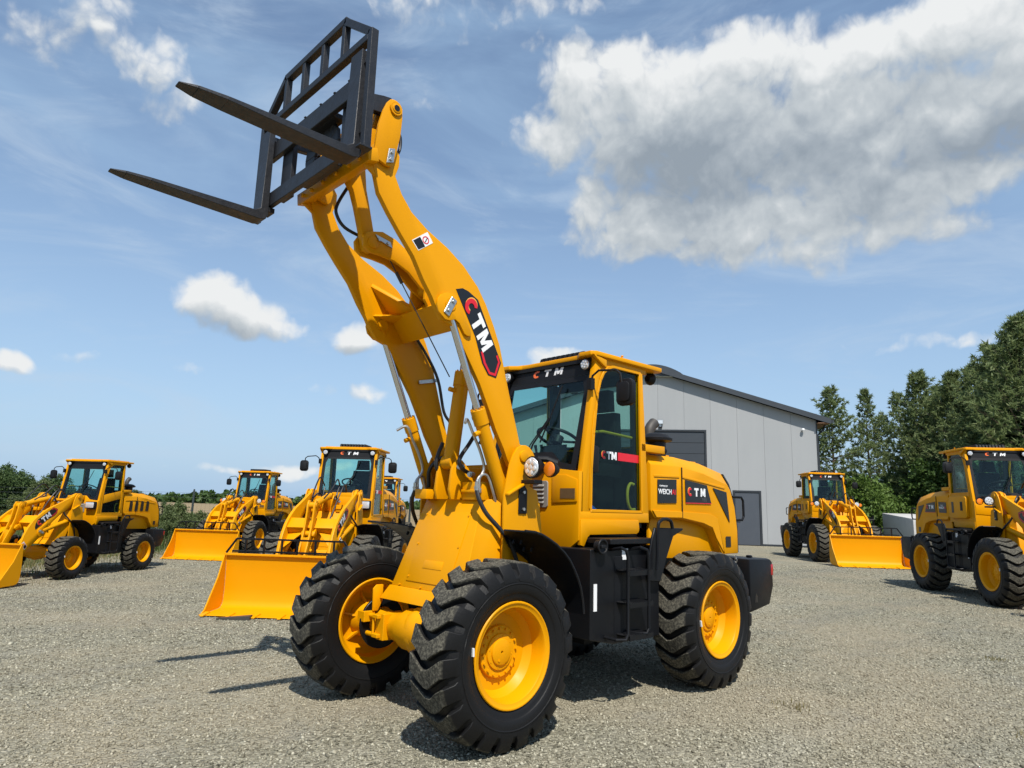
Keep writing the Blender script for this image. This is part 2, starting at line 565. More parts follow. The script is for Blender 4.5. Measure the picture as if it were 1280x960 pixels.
class MB:
    def __init__(s):
        s.bm = bmesh.new()
        s.mi = 0
        s.smooth = True

    def f(s, vs):
        try:
            fc = s.bm.faces.new(vs)
            fc.material_index = s.mi
            return fc
        except ValueError:
            return None

    def v(s, p):
        return s.bm.verts.new(p)

    def prism(s, pts, a, b, axis='y'):
        """closed polygon pts extruded from a to b along an axis; pts are the two other coordinates in xyz order"""
        def mk(p, h):
            if axis == 'y':
                return (p[0], h, p[1])
            if axis == 'x':
                return (h, p[0], p[1])
            return (p[0], p[1], h)
        A = [s.v(mk(p, a)) for p in pts]
        B = [s.v(mk(p, b)) for p in pts]
        n = len(pts)
        s.f(A)
        s.f(B[::-1])
        for i in range(n):
            j = (i + 1) % n
            s.f([A[j], A[i], B[i], B[j]])
        return s

    def prism3(s, pts, off):
        """planar 3-D polygon extruded by a vector"""
        A = [s.v(p) for p in pts]
        B = [s.v(Vector(p) + Vector(off)) for p in pts]
        n = len(pts)
        s.f(A)
        s.f(B[::-1])
        for i in range(n):
            j = (i + 1) % n
            s.f([A[j], A[i], B[i], B[j]])
        return s

    def box(s, x0, x1, y0, y1, z0, z1):
        return s.prism([(x0, z0), (x1, z0), (x1, z1), (x0, z1)], y0, y1)

    def hexa(s, p):
        """eight points: four of the bottom, four of the top in the same order"""
        V = [s.v(q) for q in p]
        for idx in ((3, 2, 1, 0), (4, 5, 6, 7), (0, 1, 5, 4), (1, 2, 6, 5), (2, 3, 7, 6), (3, 0, 4, 7)):
            s.f([V[i] for i in idx])
        return s

    def bar(s, p0, p1, w, h, up=(0, 0, 1)):
        """rectangular bar; w across, h along the up side"""
        p0, p1 = Vector(p0), Vector(p1)
        t = (p1 - p0).normalized()
        u = Vector(up)
        a = t.cross(u)
        if a.length < 1e-4:
            a = t.cross(Vector((1, 0, 0)))
        a.normalize()
        b = a.cross(t).normalized()
        c = [a * (w / 2) + b * (h / 2), -a * (w / 2) + b * (h / 2), -a * (w / 2) - b * (h / 2), a * (w / 2) - b * (h / 2)]
        return s.hexa([p0 + q for q in c] + [p1 + q for q in c])

    def cyl(s, p0, p1, r0, r1=None, n=18, cap=True):
        r1 = r0 if r1 is None else r1
        return s.rings([(p0, r0), (p1, r1)], n, cap)

    def rings(s, prof, n=18, cap=True):
        """prof: list of (point, radius) along a straight axis"""
        t = (Vector(prof[-1][0]) - Vector(prof[0][0]))
        if t.length < 1e-6:
            t = Vector((0, 0, 1))
        t.normalize()
        a = t.orthogonal().normalized()
        b = t.cross(a)
        RR = []
        for p, r in prof:
            p = Vector(p)
            RR.append([s.v(p + a * (r * math.cos(2 * math.pi * i / n)) + b * (r * math.sin(2 * math.pi * i / n))) for i in range(n)])
        for k in range(len(RR) - 1):
            for i in range(n):
                j = (i + 1) % n
                s.f([RR[k][i], RR[k][j], RR[k + 1][j], RR[k + 1][i]])
        if cap:
            s.f(RR[0][::-1])
            s.f(RR[-1])
        return s

    def lathe(s, prof, n=32, c=(0, 0, 0), axis='y', closed=False):
        """prof: (h, r) pairs revolved round an axis through c"""
        c = Vector(c)
        RR = []
        for h, r in prof:
            ring = []
            for i in range(n):
                th = 2 * math.pi * i / n
                if axis == 'y':
                    q = Vector((r * math.cos(th), h, r * math.sin(th)))
                elif axis == 'z':
                    q = Vector((r * math.cos(th), r * math.sin(th), h))
                else:
                    q = Vector((h, r * math.cos(th), r * math.sin(th)))
                ring.append(s.v(c + q))
            RR.append(ring)
        m = len(RR)
        for k in range(m if closed else m - 1):
            A, B = RR[k], RR[(k + 1) % m]
            for i in range(n):
                j = (i + 1) % n
                s.f([A[i], A[j], B[j], B[i]])
        if not closed:
            s.f(RR[0][::-1])
            s.f(RR[-1])
        return s

    def tube(s, path, r, n=8, curve=0):
        P = [Vector(p) for p in path]
        if curve and len(P) > 2:
            Q = [P[0] * 2 - P[1]] + P + [P[-1] * 2 - P[-2]]
            out = []
            for i in range(1, len(Q) - 2):
                for k in range(curve):
                    t = k / curve
                    a, b, c, d = Q[i - 1], Q[i], Q[i + 1], Q[i + 2]
                    out.append(.5 * ((2 * b) + (c - a) * t + (2 * a - 5 * b + 4 * c - d) * t * t + (3 * b - a - 3 * c + d) * t ** 3))
            out.append(P[-1])
            P = out
        rr = r if isinstance(r, (list, tuple)) else [r] * len(P)
        if len(rr) != len(P):
            rr = list(np.interp(np.linspace(0, 1, len(P)), np.linspace(0, 1, len(rr)), rr))
        nrm = None
        RR = []
        for i, p in enumerate(P):
            t = (P[min(i + 1, len(P) - 1)] - P[max(i - 1, 0)]).normalized()
            if nrm is None:
                nrm = t.orthogonal().normalized()
            else:
                nrm = (nrm - t * nrm.dot(t))
                if nrm.length < 1e-5:
                    nrm = t.orthogonal()
                nrm.normalize()
            b = t.cross(nrm)
            RR.append([s.v(p + nrm * (rr[i] * math.cos(2 * math.pi * k / n)) + b * (rr[i] * math.sin(2 * math.pi * k / n))) for k in range(n)])
        for i in range(len(RR) - 1):
            for k in range(n):
                j = (k + 1) % n
                s.f([RR[i][k], RR[i][j], RR[i + 1][j], RR[i + 1][k]])
        s.f(RR[0][::-1])
        s.f(RR[-1])
        return s

    def strip(s, A, B, thick=None):
        """surface between two polylines; thick is a vector that gives it body"""
        if thick is None:
            a = [s.v(p) for p in A]
            b = [s.v(p) for p in B]
            for i in range(len(a) - 1):
                s.f([a[i], a[i + 1], b[i + 1], b[i]])
            return s
        T = Vector(thick)
        a, b = [s.v(p) for p in A], [s.v(p) for p in B]
        a2, b2 = [s.v(Vector(p) + T) for p in A], [s.v(Vector(p) + T) for p in B]
        for i in range(len(a) - 1):
            s.f([a[i], a[i + 1], b[i + 1], b[i]])
            s.f([a2[i], b2[i], b2[i + 1], a2[i + 1]])
            s.f([a[i], a2[i], a2[i + 1], a[i + 1]])
            s.f([b[i], b[i + 1], b2[i + 1], b2[i]])
        s.f([a[0], b[0], b2[0], a2[0]])
        s.f([a[-1], a2[-1], b2[-1], b[-1]])
        return s

    def mirror(s):
        for v in s.bm.verts:
            v.co.y = -v.co.y
        bmesh.ops.reverse_faces(s.bm, faces=s.bm.faces[:])
        return s

    def both(s):
        """adds the y-mirrored copy"""
        g = bmesh.ops.duplicate(s.bm, geom=s.bm.verts[:] + s.bm.edges[:] + s.bm.faces[:])
        fs = []
        for e in g['geom']:
            if isinstance(e, bmesh.types.BMVert):
                e.co.y = -e.co.y
            elif isinstance(e, bmesh.types.BMFace):
                fs.append(e)
        bmesh.ops.reverse_faces(s.bm, faces=fs)
        return s

    def mesh(s, name, bevel=0.0, seg=2, sharp=32, limit=38):
        bm = s.bm
        bmesh.ops.recalc_face_normals(bm, faces=bm.faces[:])
        if bevel:
            es = [e for e in bm.edges if len(e.link_faces) == 2 and e.calc_face_angle(0) > R(limit)]
            if es:
                bmesh.ops.bevel(bm, geom=es, offset=bevel, segments=seg, profile=.5, affect='EDGES', clamp_overlap=True)
        for fc in bm.faces:
            fc.smooth = True
        for e in bm.edges:
            if len(e.link_faces) == 2:
                e.smooth = e.calc_face_angle(0) < R(sharp)
        me = bpy.data.meshes.new(name)
        bm.to_mesh(me)
        bm.free()
        return me


def link(name, me, parent=None, loc=None, mat4=None):
    o = bpy.data.objects.new(name, me)
    COL.objects.link(o)
    if parent is not None:
        o.parent = parent
    if mat4 is not None:
        o.matrix_local = mat4
    elif loc is not None:
        o.location = loc
    return o


CACHE = {}


def part(name, key, fn, mats, parent, loc=None, mat4=None, bevel=0.0, seg=2, sharp=32):
    """one mesh part; key shares the mesh between alike parts"""
    me = CACHE.get(key) if key else None
    if me is None:
        mb = fn() if callable(fn) else fn
        me = mb.mesh(name, bevel, seg, sharp)
        for m_ in ([mats] if isinstance(mats, str) else mats):
            me.materials.append(MATS[m_])
        if key:
            CACHE[key] = me
    return link(name, me, parent, loc, mat4)


def thing(name, label, cat, loc=(0, 0, 0), rotz=0, group=None, scale=1.0):
    o = bpy.data.objects.new(name, None)
    o.empty_display_size = .3
    COL.objects.link(o)
    o.location = loc
    o.rotation_euler = (0, 0, rotz)
    o.scale = (scale,) * 3
    return tag(o, label, cat, group)


def tag(o, label, cat, group=None):
    o['label'] = label
    o['category'] = cat
    if group:
        o['group'] = group
    return o


def kind(o, k, label=None):
    o['kind'] = k
    if label:
        o['label'] = label
    return o


def G(s_, d, z=0.0):
    """a point of the yard: s_ metres to the right, d metres ahead of where the photographer stands"""
    q = CAM + RGT * s_ + FWD * d
    return Vector((q.x, q.y, z))


def circ(cx, cz, r, a0, a1, n):
    return [(cx + r * math.cos(R(a0 + (a1 - a0) * i / (n - 1))), cz + r * math.sin(R(a0 + (a1 - a0) * i / (n - 1)))) for i in range(n)]

# ------------------------------------------------------------------ lettering


def glyph(ch):
    if ch == 'T':
        return [[(0, .74), (.36, .74), (.36, 0), (.66, 0), (.66, .74), (1, .74), (1, 1), (0, 1)]]
    if ch == 'M':
        return [[(0, 0), (.24, 0), (.24, .58), (.40, .12), (.60, .12), (.76, .58), (.76, 0), (1, 0), (1, 1), (.72, 1), (.5, .46), (.28, 1), (0, 1)]]
    if ch == 'C':
        o = [(.5 + .5 * math.cos(R(a)), .5 + .5 * math.sin(R(a))) for a in range(48, 313, 12)]
        i = [(.56 + .27 * math.cos(R(a)), .5 + .24 * math.sin(R(a))) for a in range(300, 59, -12)]
        return [o + i]
    return []


def put_glyph(ch, org, ux, uy, nrm, w, h, thick=.0025, slant=0.0):
    mb = MB()
    org, ux, uy, nrm = Vector(org), Vector(ux).normalized(), Vector(uy).normalized(), Vector(nrm).normalized()
    for poly in glyph(ch):
        pts = [org + ux * (a * w + slant * b * h) + uy * (b * h) for a, b in poly]
        mb.prism3(pts, nrm * thick)
    return mb


def ctm(parent, key, org, ux, uy, nrm, h, slant=.1, cw=.86, colors=('red_decal', 'white_decal', 'white_decal'), shadow='amber_decal', gap=.16):
    """three raised letters"""
    x = 0
    n = Vector(nrm).normalized()
    for ch, mt in zip('CTM', colors):
        w = h * cw * (1.15 if ch == 'M' else 1.0)
        o = Vector(org) + Vector(ux).normalized() * x
        if ch == 'C' and shadow:
            q = o + Vector(ux).normalized() * (-.05 * h) + Vector(uy).normalized() * (.06 * h)
            part('letter', key and key + 'cs', put_glyph(ch, q, ux, uy, nrm, w, h, .0015, slant) if not CACHE.get(key + 'cs') else None, shadow, parent)
            o = o + n * .0008
        k = key + ch
        part('letter', k, None if CACHE.get(k) else put_glyph(ch, o, ux, uy, nrm, w, h, .003, slant), mt, parent)
        x += w + h * gap


def text_mesh(body, h, mat, offset=.012, thick=.002, shear=.0):
    cu = bpy.data.curves.new('lettering', 'FONT')
    cu.body = body
    cu.size = h * 1.37
    cu.offset = offset * h
    cu.extrude = thick / 2
    cu.shear = shear
    cu.resolution_u = 3
    o = bpy.data.objects.new('lettering', cu)
    COL.objects.link(o)
    dg = bpy.context.evaluated_depsgraph_get()
    me = bpy.data.meshes.new_from_object(o.evaluated_get(dg))
    bpy.data.objects.remove(o)
    me.materials.clear()
    me.materials.append(MATS[mat])
    return me


def place_text(name, key, body, h, mat, org, ux, uy, nrm, parent, sx=1.0, **kw):
    me = CACHE.get(key)
    if me is None:
        me = CACHE[key] = text_mesh(body, h, mat, **kw)
    ux, uy, nrm = Vector(ux).normalized(), Vector(uy).normalized(), Vector(nrm).normalized()
    m4 = Matrix((ux * sx, uy, nrm)).transposed().to_4x4()
    m4.translation = Vector(org)
    return link(name, me, parent, mat4=m4)


# ------------------------------------------------------------------ wheel loader, in machine coordinates:
# x ahead, y to the driver's left, z up, origin on the ground under the front axle
WB, TR, WR = 2.62, .832, .60


def tyre_mb():
    mb = MB()
    mb.lathe([(-.160, .330), (-.182, .36), (-.205, .43), (-.203, .49), (-.172, .540), (-.09, .556), (0, .558), (.09, .556), (.172, .540),
              (.203, .49), (.205, .43), (.196, .395), (.190, .392), (.186, .372), (.178, .352), (.160, .330), (.10, .30), (-.10, .30)], 66, closed=True)
    n = 22
    half, half_in = .0655, .054
    st = [(-.206, .478, .468), (-.202, .520, .49), (-.172, .585, .50), (-.150, .5945, .53), (-.080, .5985, .54), (-.022, .600, .54),
          (.022, .600, .54), (.080, .5985, .54), (.150, .5945, .53), (.172, .585, .50), (.202, .520, .49), (.206, .478, .468)]

    def off(y):
        a = abs(y)
        return -.082 * max(0, 1 - max(a - .022, 0) / .128) - (.0 if a < .15 else -.012 * (a - .15) / .05)
    for k in range(n):
        t0 = 2 * math.pi * k / n
        prev = None
        for (y, rt, rb) in st:
            c = t0 + off(y) / .6
            wob = .004 * math.sin(k * 2.3 + y * 40)
            A = [(c - (half + .004) / .6, rb), (c - (half_in + wob) / .6, rt), (c + (half_in + wob) / .6, rt), (c + (half + .004) / .6, rb)]
            ring = [mb.v((r * math.cos(t), y, r * math.sin(t))) for t, r in A]
            if prev:
                for q in range(3):
                    mb.f([prev[q], prev[q + 1], ring[q + 1], ring[q]])
                mb.f([prev[3], prev[0], ring[0], ring[3]])
            else:
                mb.f(ring[::-1])
            prev = ring
        mb.f(prev)
    # raised maker's rib on the side wall
    for sgn in (-1, 1):
        mb.lathe([(.2035 * sgn, .462), (.2085 * sgn, .458), (.2085 * sgn, .452), (.2025 * sgn, .447)], 66, closed=True)
    return mb


def rim_mb():
    mb = MB()
    mb.lathe([(.168, .330), (.178, .340), (.184, .335), (.184, .327), (.176, .318), (.172, .300), (.160, .293), (.06, .285), (.035, .262), (.012, .245), (.006, .10), (.006, .02),
              (-.014, .02), (-.014, .19), (-.03, .262), (-.05, .285), (-.15, .293), (-.172, .318), (-.184, .327), (-.184, .335), (-.178, .340), (-.168, .330)], 64, closed=True)
    return mb


def hub_mb():
    mb = MB()
    mb.lathe([(.004, .168), (.030, .168), (.035, .163), (.036, .118), (.048, .114), (.052, .085), (.062, .083), (.066, .076), (.066, .01), (.004, .01)], 40, closed=True)
    for i in range(16):
        a = 2 * math.pi * i / 16
        c = Vector((.148 * math.cos(a), .03, .148 * math.sin(a)))
        mb.cyl(c, c + Vector((0, .020, 0)), .0085, n=6)
    for i in range(8):
        a = 2 * math.pi * (i + .3) / 8
        c = Vector((.100 * math.cos(a), .03, .100 * math.sin(a)))
        mb.cyl(c, c + Vector((0, .022, 0)), .0065, n=6)
    c = Vector((.03, .06, -.05))
    mb.cyl(c, c + Vector((0, .012, 0)), .008, n=6)
    return mb


def hub_back_mb():
    mb = MB()
    mb.lathe([(-.014, .15), (-.05, .145), (-.13, .11), (-.16, .10), (-.16, .02), (-.014, .02)], 30, closed=True)
    for i in range(6):
        a = 2 * math.pi * i / 6 + .3
        u = Vector((math.cos(a), 0, math.sin(a)))
        w = Vector((-math.sin(a), 0, math.cos(a))) * .008
        mb.prism3([u * .10 + Vector((0, -.012, 0)) - w, u * .24 + Vector((0, -.02, 0)) - w, u * .10 + Vector((0, -.10, 0)) - w], w * 2)
    return mb


def wheel(root, x, y, r=1.0):
    s_ = 1 if y > 0 else -1
    loc = (x, y, WR * r)
    ka = 'L' if s_ > 0 else 'R'

    def mk(fn):
        return (lambda: fn()) if s_ > 0 else (lambda: fn().mirror())
    w = part('wheel', 'rim' + ka, mk(rim_mb), 'yellow_paint', root, loc=loc, bevel=0)
    w.scale = (r, 1, r)
    random.seed(int(abs(x * 100)) + s_)
    w.rotation_euler = (0, random.uniform(0, .28), 0)
    part('tyre', 'tyre' + ka, mk(tyre_mb), 'tyre_rubber', w, bevel=.005, seg=1, sharp=28)
    part('hub', 'hub' + ka, mk(hub_mb), 'yellow_paint', w)
    part('hub_housing', 'hubb' + ka, mk(hub_back_mb), 'yellow_paint', w)
    part('wheel_weight', 'ww' + ka, mk(lambda: MB().box(.358, .368, .180, .2015, .05, .10)), 'white_decal', w)
    return w


def front_axle_mb():
    mb = MB()
    mb.rings([((0, -.64, .6), .115), ((0, -.40, .6), .10), ((0, -.22, .6), .125), ((0, -.15, .6), .155), ((0, .15, .6), .155), ((0, .22, .6), .125), ((0, .40, .6), .10), ((0, .64, .6), .115)], 24)
    # differential bowl, its flange
    mb.lathe([(-.10, .17), (.0, .18), (.03, .18), (.035, .165), (.09, .145), (.13, .10), (.15, .05), (.152, .005)], 28, (0, 0, .6), 'x')
    for s_ in (-1, 1):
        mb.box(-.09, .14, s_ * .37 - .05, s_ * .37 + .05, .50, .70)      # axle seat
        mb.box(.10, .17, s_ * .42 - .02, s_ * .42 + .06, .66, .69)       # caliper brackets
        mb.box(.10, .17, s_ * .42 - .02, s_ * .42 + .06, .515, .545)
        mb.box(.06, .11, s_ * .30, s_ * .40, .58, .63)
    for i in range(14):
        a = 2 * math.pi * i / 14
        mb.cyl((.03, .165 * math.cos(a), .6 + .165 * math.sin(a)), (.048, .165 * math.cos(a), .6 + .165 * math.sin(a)), .009, n=6)
    return mb


def brake_disc_mb(s_):
    mb = MB()
    mb.lathe([(-.012, .205), (.012, .205), (.012, .12), (-.012, .12)], 40, (0, s_ * .56, .6), 'y', closed=True)
    return mb


def caliper_mb(s_):
    mb = MB()
    mb.box(.10, .20, s_ * .56 - .05, s_ * .56 + .05, .62, .70)
    for z in (.53, .67):
        mb.cyl((.14, s_ * .45, z), (.14, s_ * .60, z), .018)
    mb.cyl((.125, s_ * .44, .52), (.125, s_ * .44, .69), .010)
    mb.cyl((.155, s_ * .44, .52), (.155, s_ * .44, .69), .010)
    return mb


TOP = [(-.244, .351, 1.600)]


def front_cover_mb():
    """the sloping yellow housing over the front axle"""
    mb = MB()
    # front slope with a hipped left and right shoulder
    tf, bf = (-.244, .351, 1.600), (.0, .45, .905)
    for s_ in (-1, 1):
        mb.prism3([(-.244, s_ * .351, 1.60), (0, s_ * .45, .905), (-.20, s_ * .505, .86), (-.36, s_ * .495, 1.20), (-.36, s_ * .475, 1.62)], (-.02, -s_ * .02, 0))
    mb.hexa([(0, -.45, .905), (0, .45, .905), (-.04, .45, .905), (-.04, -.45, .905), (-.244, -.351, 1.60), (-.244, .351, 1.60), (-.284, .351, 1.60), (-.284, -.351, 1.60)])
    # base ledge
    mb.hexa([(.075, -.50, .80), (.075, .50, .80), (-.30, .50, .80), (-.30, -.50, .80), (.012, -.46, .905), (.012, .46, .905), (-.30, .46, .905), (-.30, -.46, .905)])
    for s_ in (-1, 1):
        mb.prism([(.08, .70), (.13, .70), (.135, .875), (.105, .905), (.04, .905), (.04, .78)], s_ * .50, s_ * .516)
    # top plate
    mb.hexa([(-.244, -.351, 1.585), (-.244, .351, 1.585), (-.70, .475, 1.585), (-.70, -.475, 1.585), (-.25, -.351, 1.605), (-.25, .351, 1.605), (-.70, .475, 1.605), (-.70, -.475, 1.605)])
    return mb


def access_panel_mb():
    mb = MB()
    # a lid lying proud on the slope, and a small embossed name field
    def P(a, b, o=0.0):    # a across -1..1, b up 0..1 on the slope
        z = .905 + (1.60 - .905) * b
        x = -.244 * b
        n = Vector((.944, 0, .331))
        return Vector((x, a, z)) + n * o
    pts = [P(-.268, .07), P(.268, .07), P(.283, .86), P(-.283, .86)]
    mb.prism3([p + Vector((.944, 0, .331)) * -.004 for p in pts], Vector((.944, 0, .331)) * .012)
    e = [P(-.10, .22, .006), P(.14, .22, .006), (P(.14, .31, .006)), P(-.10, .31, .006)]
    mb.prism3(e, Vector((.944, 0, .331)) * .006)
    return mb


def access_bolts_mb():
    mb = MB()
    n = Vector((.944, 0, .331))
    for a, b in ((-.25, .12), (.25, .12), (-.262, .48), (.262, .48), (-.27, .82), (.27, .82), (-.33, .02), (-.05, .02), (.3, .02)):
        z = .905 + .695 * b
        c = Vector((-.244 * b, a, z)) + n * .004
        mb.cyl(c, c + n * .010, .009, n=6)
    return mb


def tower_mb():
    """front frame: two pairs of upright cheek plates with cross members"""
    mb = MB()
    out = [(-.30, .78), (-.309, 1.394), (-.307, 1.643), (-.362, 1.885), (-.40, 1.965), (-.44, 2.015), (-.489, 2.038), (-.53, 2.040), (-.568, 2.026), (-.605, 1.995),
           (-.629, 1.959), (-.640, 1.88), (-.60, 1.76), (-.575, 1.715), (-.66, 1.69), (-.70, 1.55), (-.728, 1.367), (-.74, 1.1), (-.74, .78)]
    inn = [(-.30, .78), (-.309, 1.60), (-.38, 1.90), (-.44, 2.0), (-.52, 2.03), (-.60, 1.98), (-.63, 1.9), (-.70, 1.5), (-.74, .78)]
    for s_ in (-1, 1):
        mb.prism(out, s_ * .518, s_ * .540)
        mb.prism(inn, s_ * .375, s_ * .395)
        # flange below the arm foot
        mb.hexa([(-.315, s_ * .54, 1.638), (-.315, s_ * .585, 1.638), (-.515, s_ * .585, 1.738), (-.515, s_ * .54, 1.738),
                 (-.315, s_ * .54, 1.658), (-.315, s_ * .585, 1.658), (-.515, s_ * .585, 1.758), (-.515, s_ * .54, 1.758)])
        mb.cyl((-.50, s_ * .38, 1.95), (-.50, s_ * .556, 1.95), .045)
    mb.box(-.74, -.33, -.375, .375, 1.585, 1.61)
    mb.box(-.72, -.68, -.52, .52, .8, 1.60)
    mb.box(-.60, -.54, -.38, .38, 1.60, 1.90)
    # clevis of the tilt cylinder
    for s_ in (-1, 1):
        mb.prism([(-.60, 1.60), (-.14, 1.60), (-.12, 1.68), (-.14, 1.84), (-.18, 1.915), (-.24, 1.915), (-.30, 1.86), (-.54, 1.86)], s_ * .075, s_ * .105)
    mb.box(-.30, -.12, -.36, -.20, 1.60, 1.68)
    mb.box(-.33, -.22, .14, .38, 1.60, 1.74)
    mb.box(-.22, -.205, .14, .38, 1.655, 1.68)
    return mb


ARM_A = Vector((-.50, 0, 1.95))
ARM_B = Vector((.864, 0, 3.985))


def arm_outline():
    rear = [(.791, 3.868), (.728, 3.752), (.634, 3.645), (.484, 3.553), (.291, 3.469), (.129, 3.371), (-.02, 3.24), (-.109, 3.121), (-.201, 2.961), (-.272, 2.812),
            (-.335, 2.611), (-.385, 2.456), (-.46, 2.239), (-.522, 2.053)]
    front = [(.951, 3.808), (.918, 3.70), (.827, 3.581), (.725, 3.462), (.594, 3.319), (.495, 3.163), (.416, 3.061), (.385, 3.01), (.365, 2.965), (.30, 2.905), (.199, 2.870), (.04, 2.644), (-.078, 2.476), (-.191, 2.272),
             (-.259, 2.139), (-.345, 2.005), (-.388, 1.93)]
    base = circ(-.49, 1.945, .108, -8, -190, 9)
    base = [p for p in base]
    tip = circ(.872, 3.985, .115, 195, -60, 12)
    return front[::-1] + tip[::-1] + rear + [(-.585, 1.99)] + base[::-1]


def lift_arm_mb(s_):
    mb = MB()
    rear = [(.791, 3.868), (.728, 3.752), (.634, 3.645), (.484, 3.553), (.291, 3.469), (.129, 3.371), (-.02, 3.24), (-.109, 3.121), (-.201, 2.961), (-.272, 2.812),
            (-.335, 2.611), (-.385, 2.456), (-.46, 2.239), (-.522, 2.053)]
    front = [(.951, 3.808), (.918, 3.70), (.827, 3.581), (.725, 3.462), (.594, 3.319), (.495, 3.163), (.416, 3.061), (.375, 2.99), (.31, 2.905), (.199, 2.870), (.04, 2.644), (-.078, 2.476), (-.191, 2.272),
             (-.259, 2.139), (-.345, 2.005)]
    base = [(-.560, 2.03), (-.592, 1.965), (-.585, 1.90), (-.54, 1.853), (-.48, 1.842), (-.425, 1.868), (-.39, 1.92)]
    tip = [(.985, 3.90), (.995, 3.97), (.985, 4.04), (.94, 4.09), (.88, 4.11), (.81, 4.09), (.765, 4.03), (.765, 3.95)]
    mb.prism(front[::-1] + tip + rear + base, s_ * .425, s_ * .475)
    return mb


def arm_doubler_mb(s_):
    mb = MB()
    mb.prism([(.374, 3.054), (.345, 3.09), (.293, 3.113), (.24, 3.115), (.196, 3.097), (.150, 3.02), (.045, 2.865), (.043, 2.838), (.058, 2.822), (.085, 2.822), (.113, 2.835), (.165, 2.905), (.205, 2.925), (.255, 2.905),
              (.30, 2.907), (.362, 2.951), (.380, 3.005)], s_ * .475, s_ * .496)
    # boss round the lower pivot
    return mb


def pin_lock_mb(s_):
    mb = MB()
    u = Vector((.06, 0, -.115)).normalized()
    c = Vector((.262, s_ * .496, 3.012))
    w = Vector((u.z, 0, -u.x)) * .028
    mb.prism3([c - u * .075 - w, c + u * .075 - w, c + u * .075 + w, c - u * .075 + w], (0, s_ * .010, 0))
    for k in (-.045, .04):
        q = c + u * k + Vector((0, s_ * .01, 0))
        mb.cyl(q, q + Vector((0, s_ * .012, 0)), .014, n=6)
    return mb


DEC_U = Vector((-.2787 - .165, 0, 2.66 - 3.14)).normalized()


def arm_decal_mb(s_, y0, t):
    mb = MB()
    mb.prism([(.198, 3.168), (.135, 3.190), (.075, 3.180), (-.024, 3.134), (-.287, 2.676), (-.239, 2.547), (-.155, 2.558), (-.089, 2.642), (-.008, 2.841)], s_ * y0, s_ * (y0 + t))
    return mb


def arm_decal_arrow_mb(s_):
    mb = MB()
    P = [(-.272, 2.676), (-.232, 2.560), (-.163, 2.566), (-.104, 2.640), (-.070, 2.727), (-.089, 2.735), (-.123, 2.650), (-.172, 2.585), (-.222, 2.580), (-.253, 2.676), (-.228, 2.722), (-.245, 2.731)]
    mb.prism(P, s_ * .4787, s_ * .4810)
    return mb


def crossbeam_mb():
    mb = MB()
    P = [(.188, 3.104), (.041, 2.909), (-.115, 3.02), (.035, 3.225)]
    mb.prism(P, -.425, .425)
    # ears for the rocker and gussets
    for y in (-.11, .08):
        mb.prism([(.16, 3.08), (.06, 3.20), (.10, 3.33), (.16, 3.36), (.21, 3.32), (.22, 3.16)], y, y + .03)
    for s_ in (-1, 1):
        mb.prism3([(.170, s_ * .425, 3.06), (.36, s_ * .425, 3.09), (.17, s_ * .24, 3.09)], (-.02, 0, .02))
        mb.prism3([(.165, s_ * .425, 3.10), (.40, s_ * .425, 3.34), (.14, s_ * .14, 3.13)], (-.02, 0, .03))
    return mb


ROCK_F, ROCK_P, ROCK_R = Vector((.70, 0, 3.50)), Vector((.14, 0, 3.28)), Vector((-.36, 0, 3.22))


def rocker_mb():
    mb = MB()
    up = [(.72, 3.585), (.62, 3.612), (.50, 3.585), (.33, 3.50), (.15, 3.42), (-.05, 3.35), (-.25, 3.315), (-.37, 3.31), (-.45, 3.26), (-.45, 3.17), (-.37, 3.125), (-.25, 3.135), (-.08, 3.17),
          (.10, 3.19), (.24, 3.26), (.36, 3.355), (.50, 3.41), (.62, 3.42), (.72, 3.42), (.775, 3.455), (.785, 3.52), (.76, 3.565)]
    for y in (-.075, .045):
        mb.prism(up, y, y + .03)
    mb.box(.20, .48, -.05, .05, 3.435, 3.46)
    mb.cyl((.14, -.12, 3.28), (.14, .12, 3.28), .055)
    mb.cyl((.70, -.085, 3.50), (.70, .085, 3.50), .048)
    mb.cyl((-.36, -.085, 3.22), (-.36, .085, 3.22), .045)
    return mb


def rocker_lock_mb():
    mb = MB()
    mb.prism([(.66, 3.535), (.69, 3.57), (.55, 3.545), (.53, 3.50)], .0755, .086)
    mb.cyl((.655, .086, 3.53), (.655, .10, 3.53), .013, n=6)
    mb.cyl((.575, .086, 3.525), (.575, .10, 3.525), .013, n=6)
    return mb


LINK_TOP = Vector((.90, 0, 4.20))


def coupler_link_mb():
    """link between rocker and quick coupler; built from (0,0) up to (0,0,1) scaled by its own length later"""
    mb = MB()
    L = (LINK_TOP - ROCK_F).length
    P = [(-.05, -.04), (0, -.065), (.05, -.04), (.055, .3), (.065, .42), (.12, .56), (.10, L - .03), (.06, L + .05), (0, L + .075), (-.06, L + .05), (-.09, L - .03), (-.075, .56), (-.055, .42), (-.055, .3)]
    mb.prism(P, -.035, .035)
    return mb


def seg_matrix(a, b):
    """local z from a to b, local y stays y"""
    a, b = Vector(a), Vector(b)
    z = (b - a).normalized()
    y = Vector((0, 1, 0))
    x = y.cross(z).normalized()
    m = Matrix((x, y, z)).transposed().to_4x4()
    m.translation = a
    return m


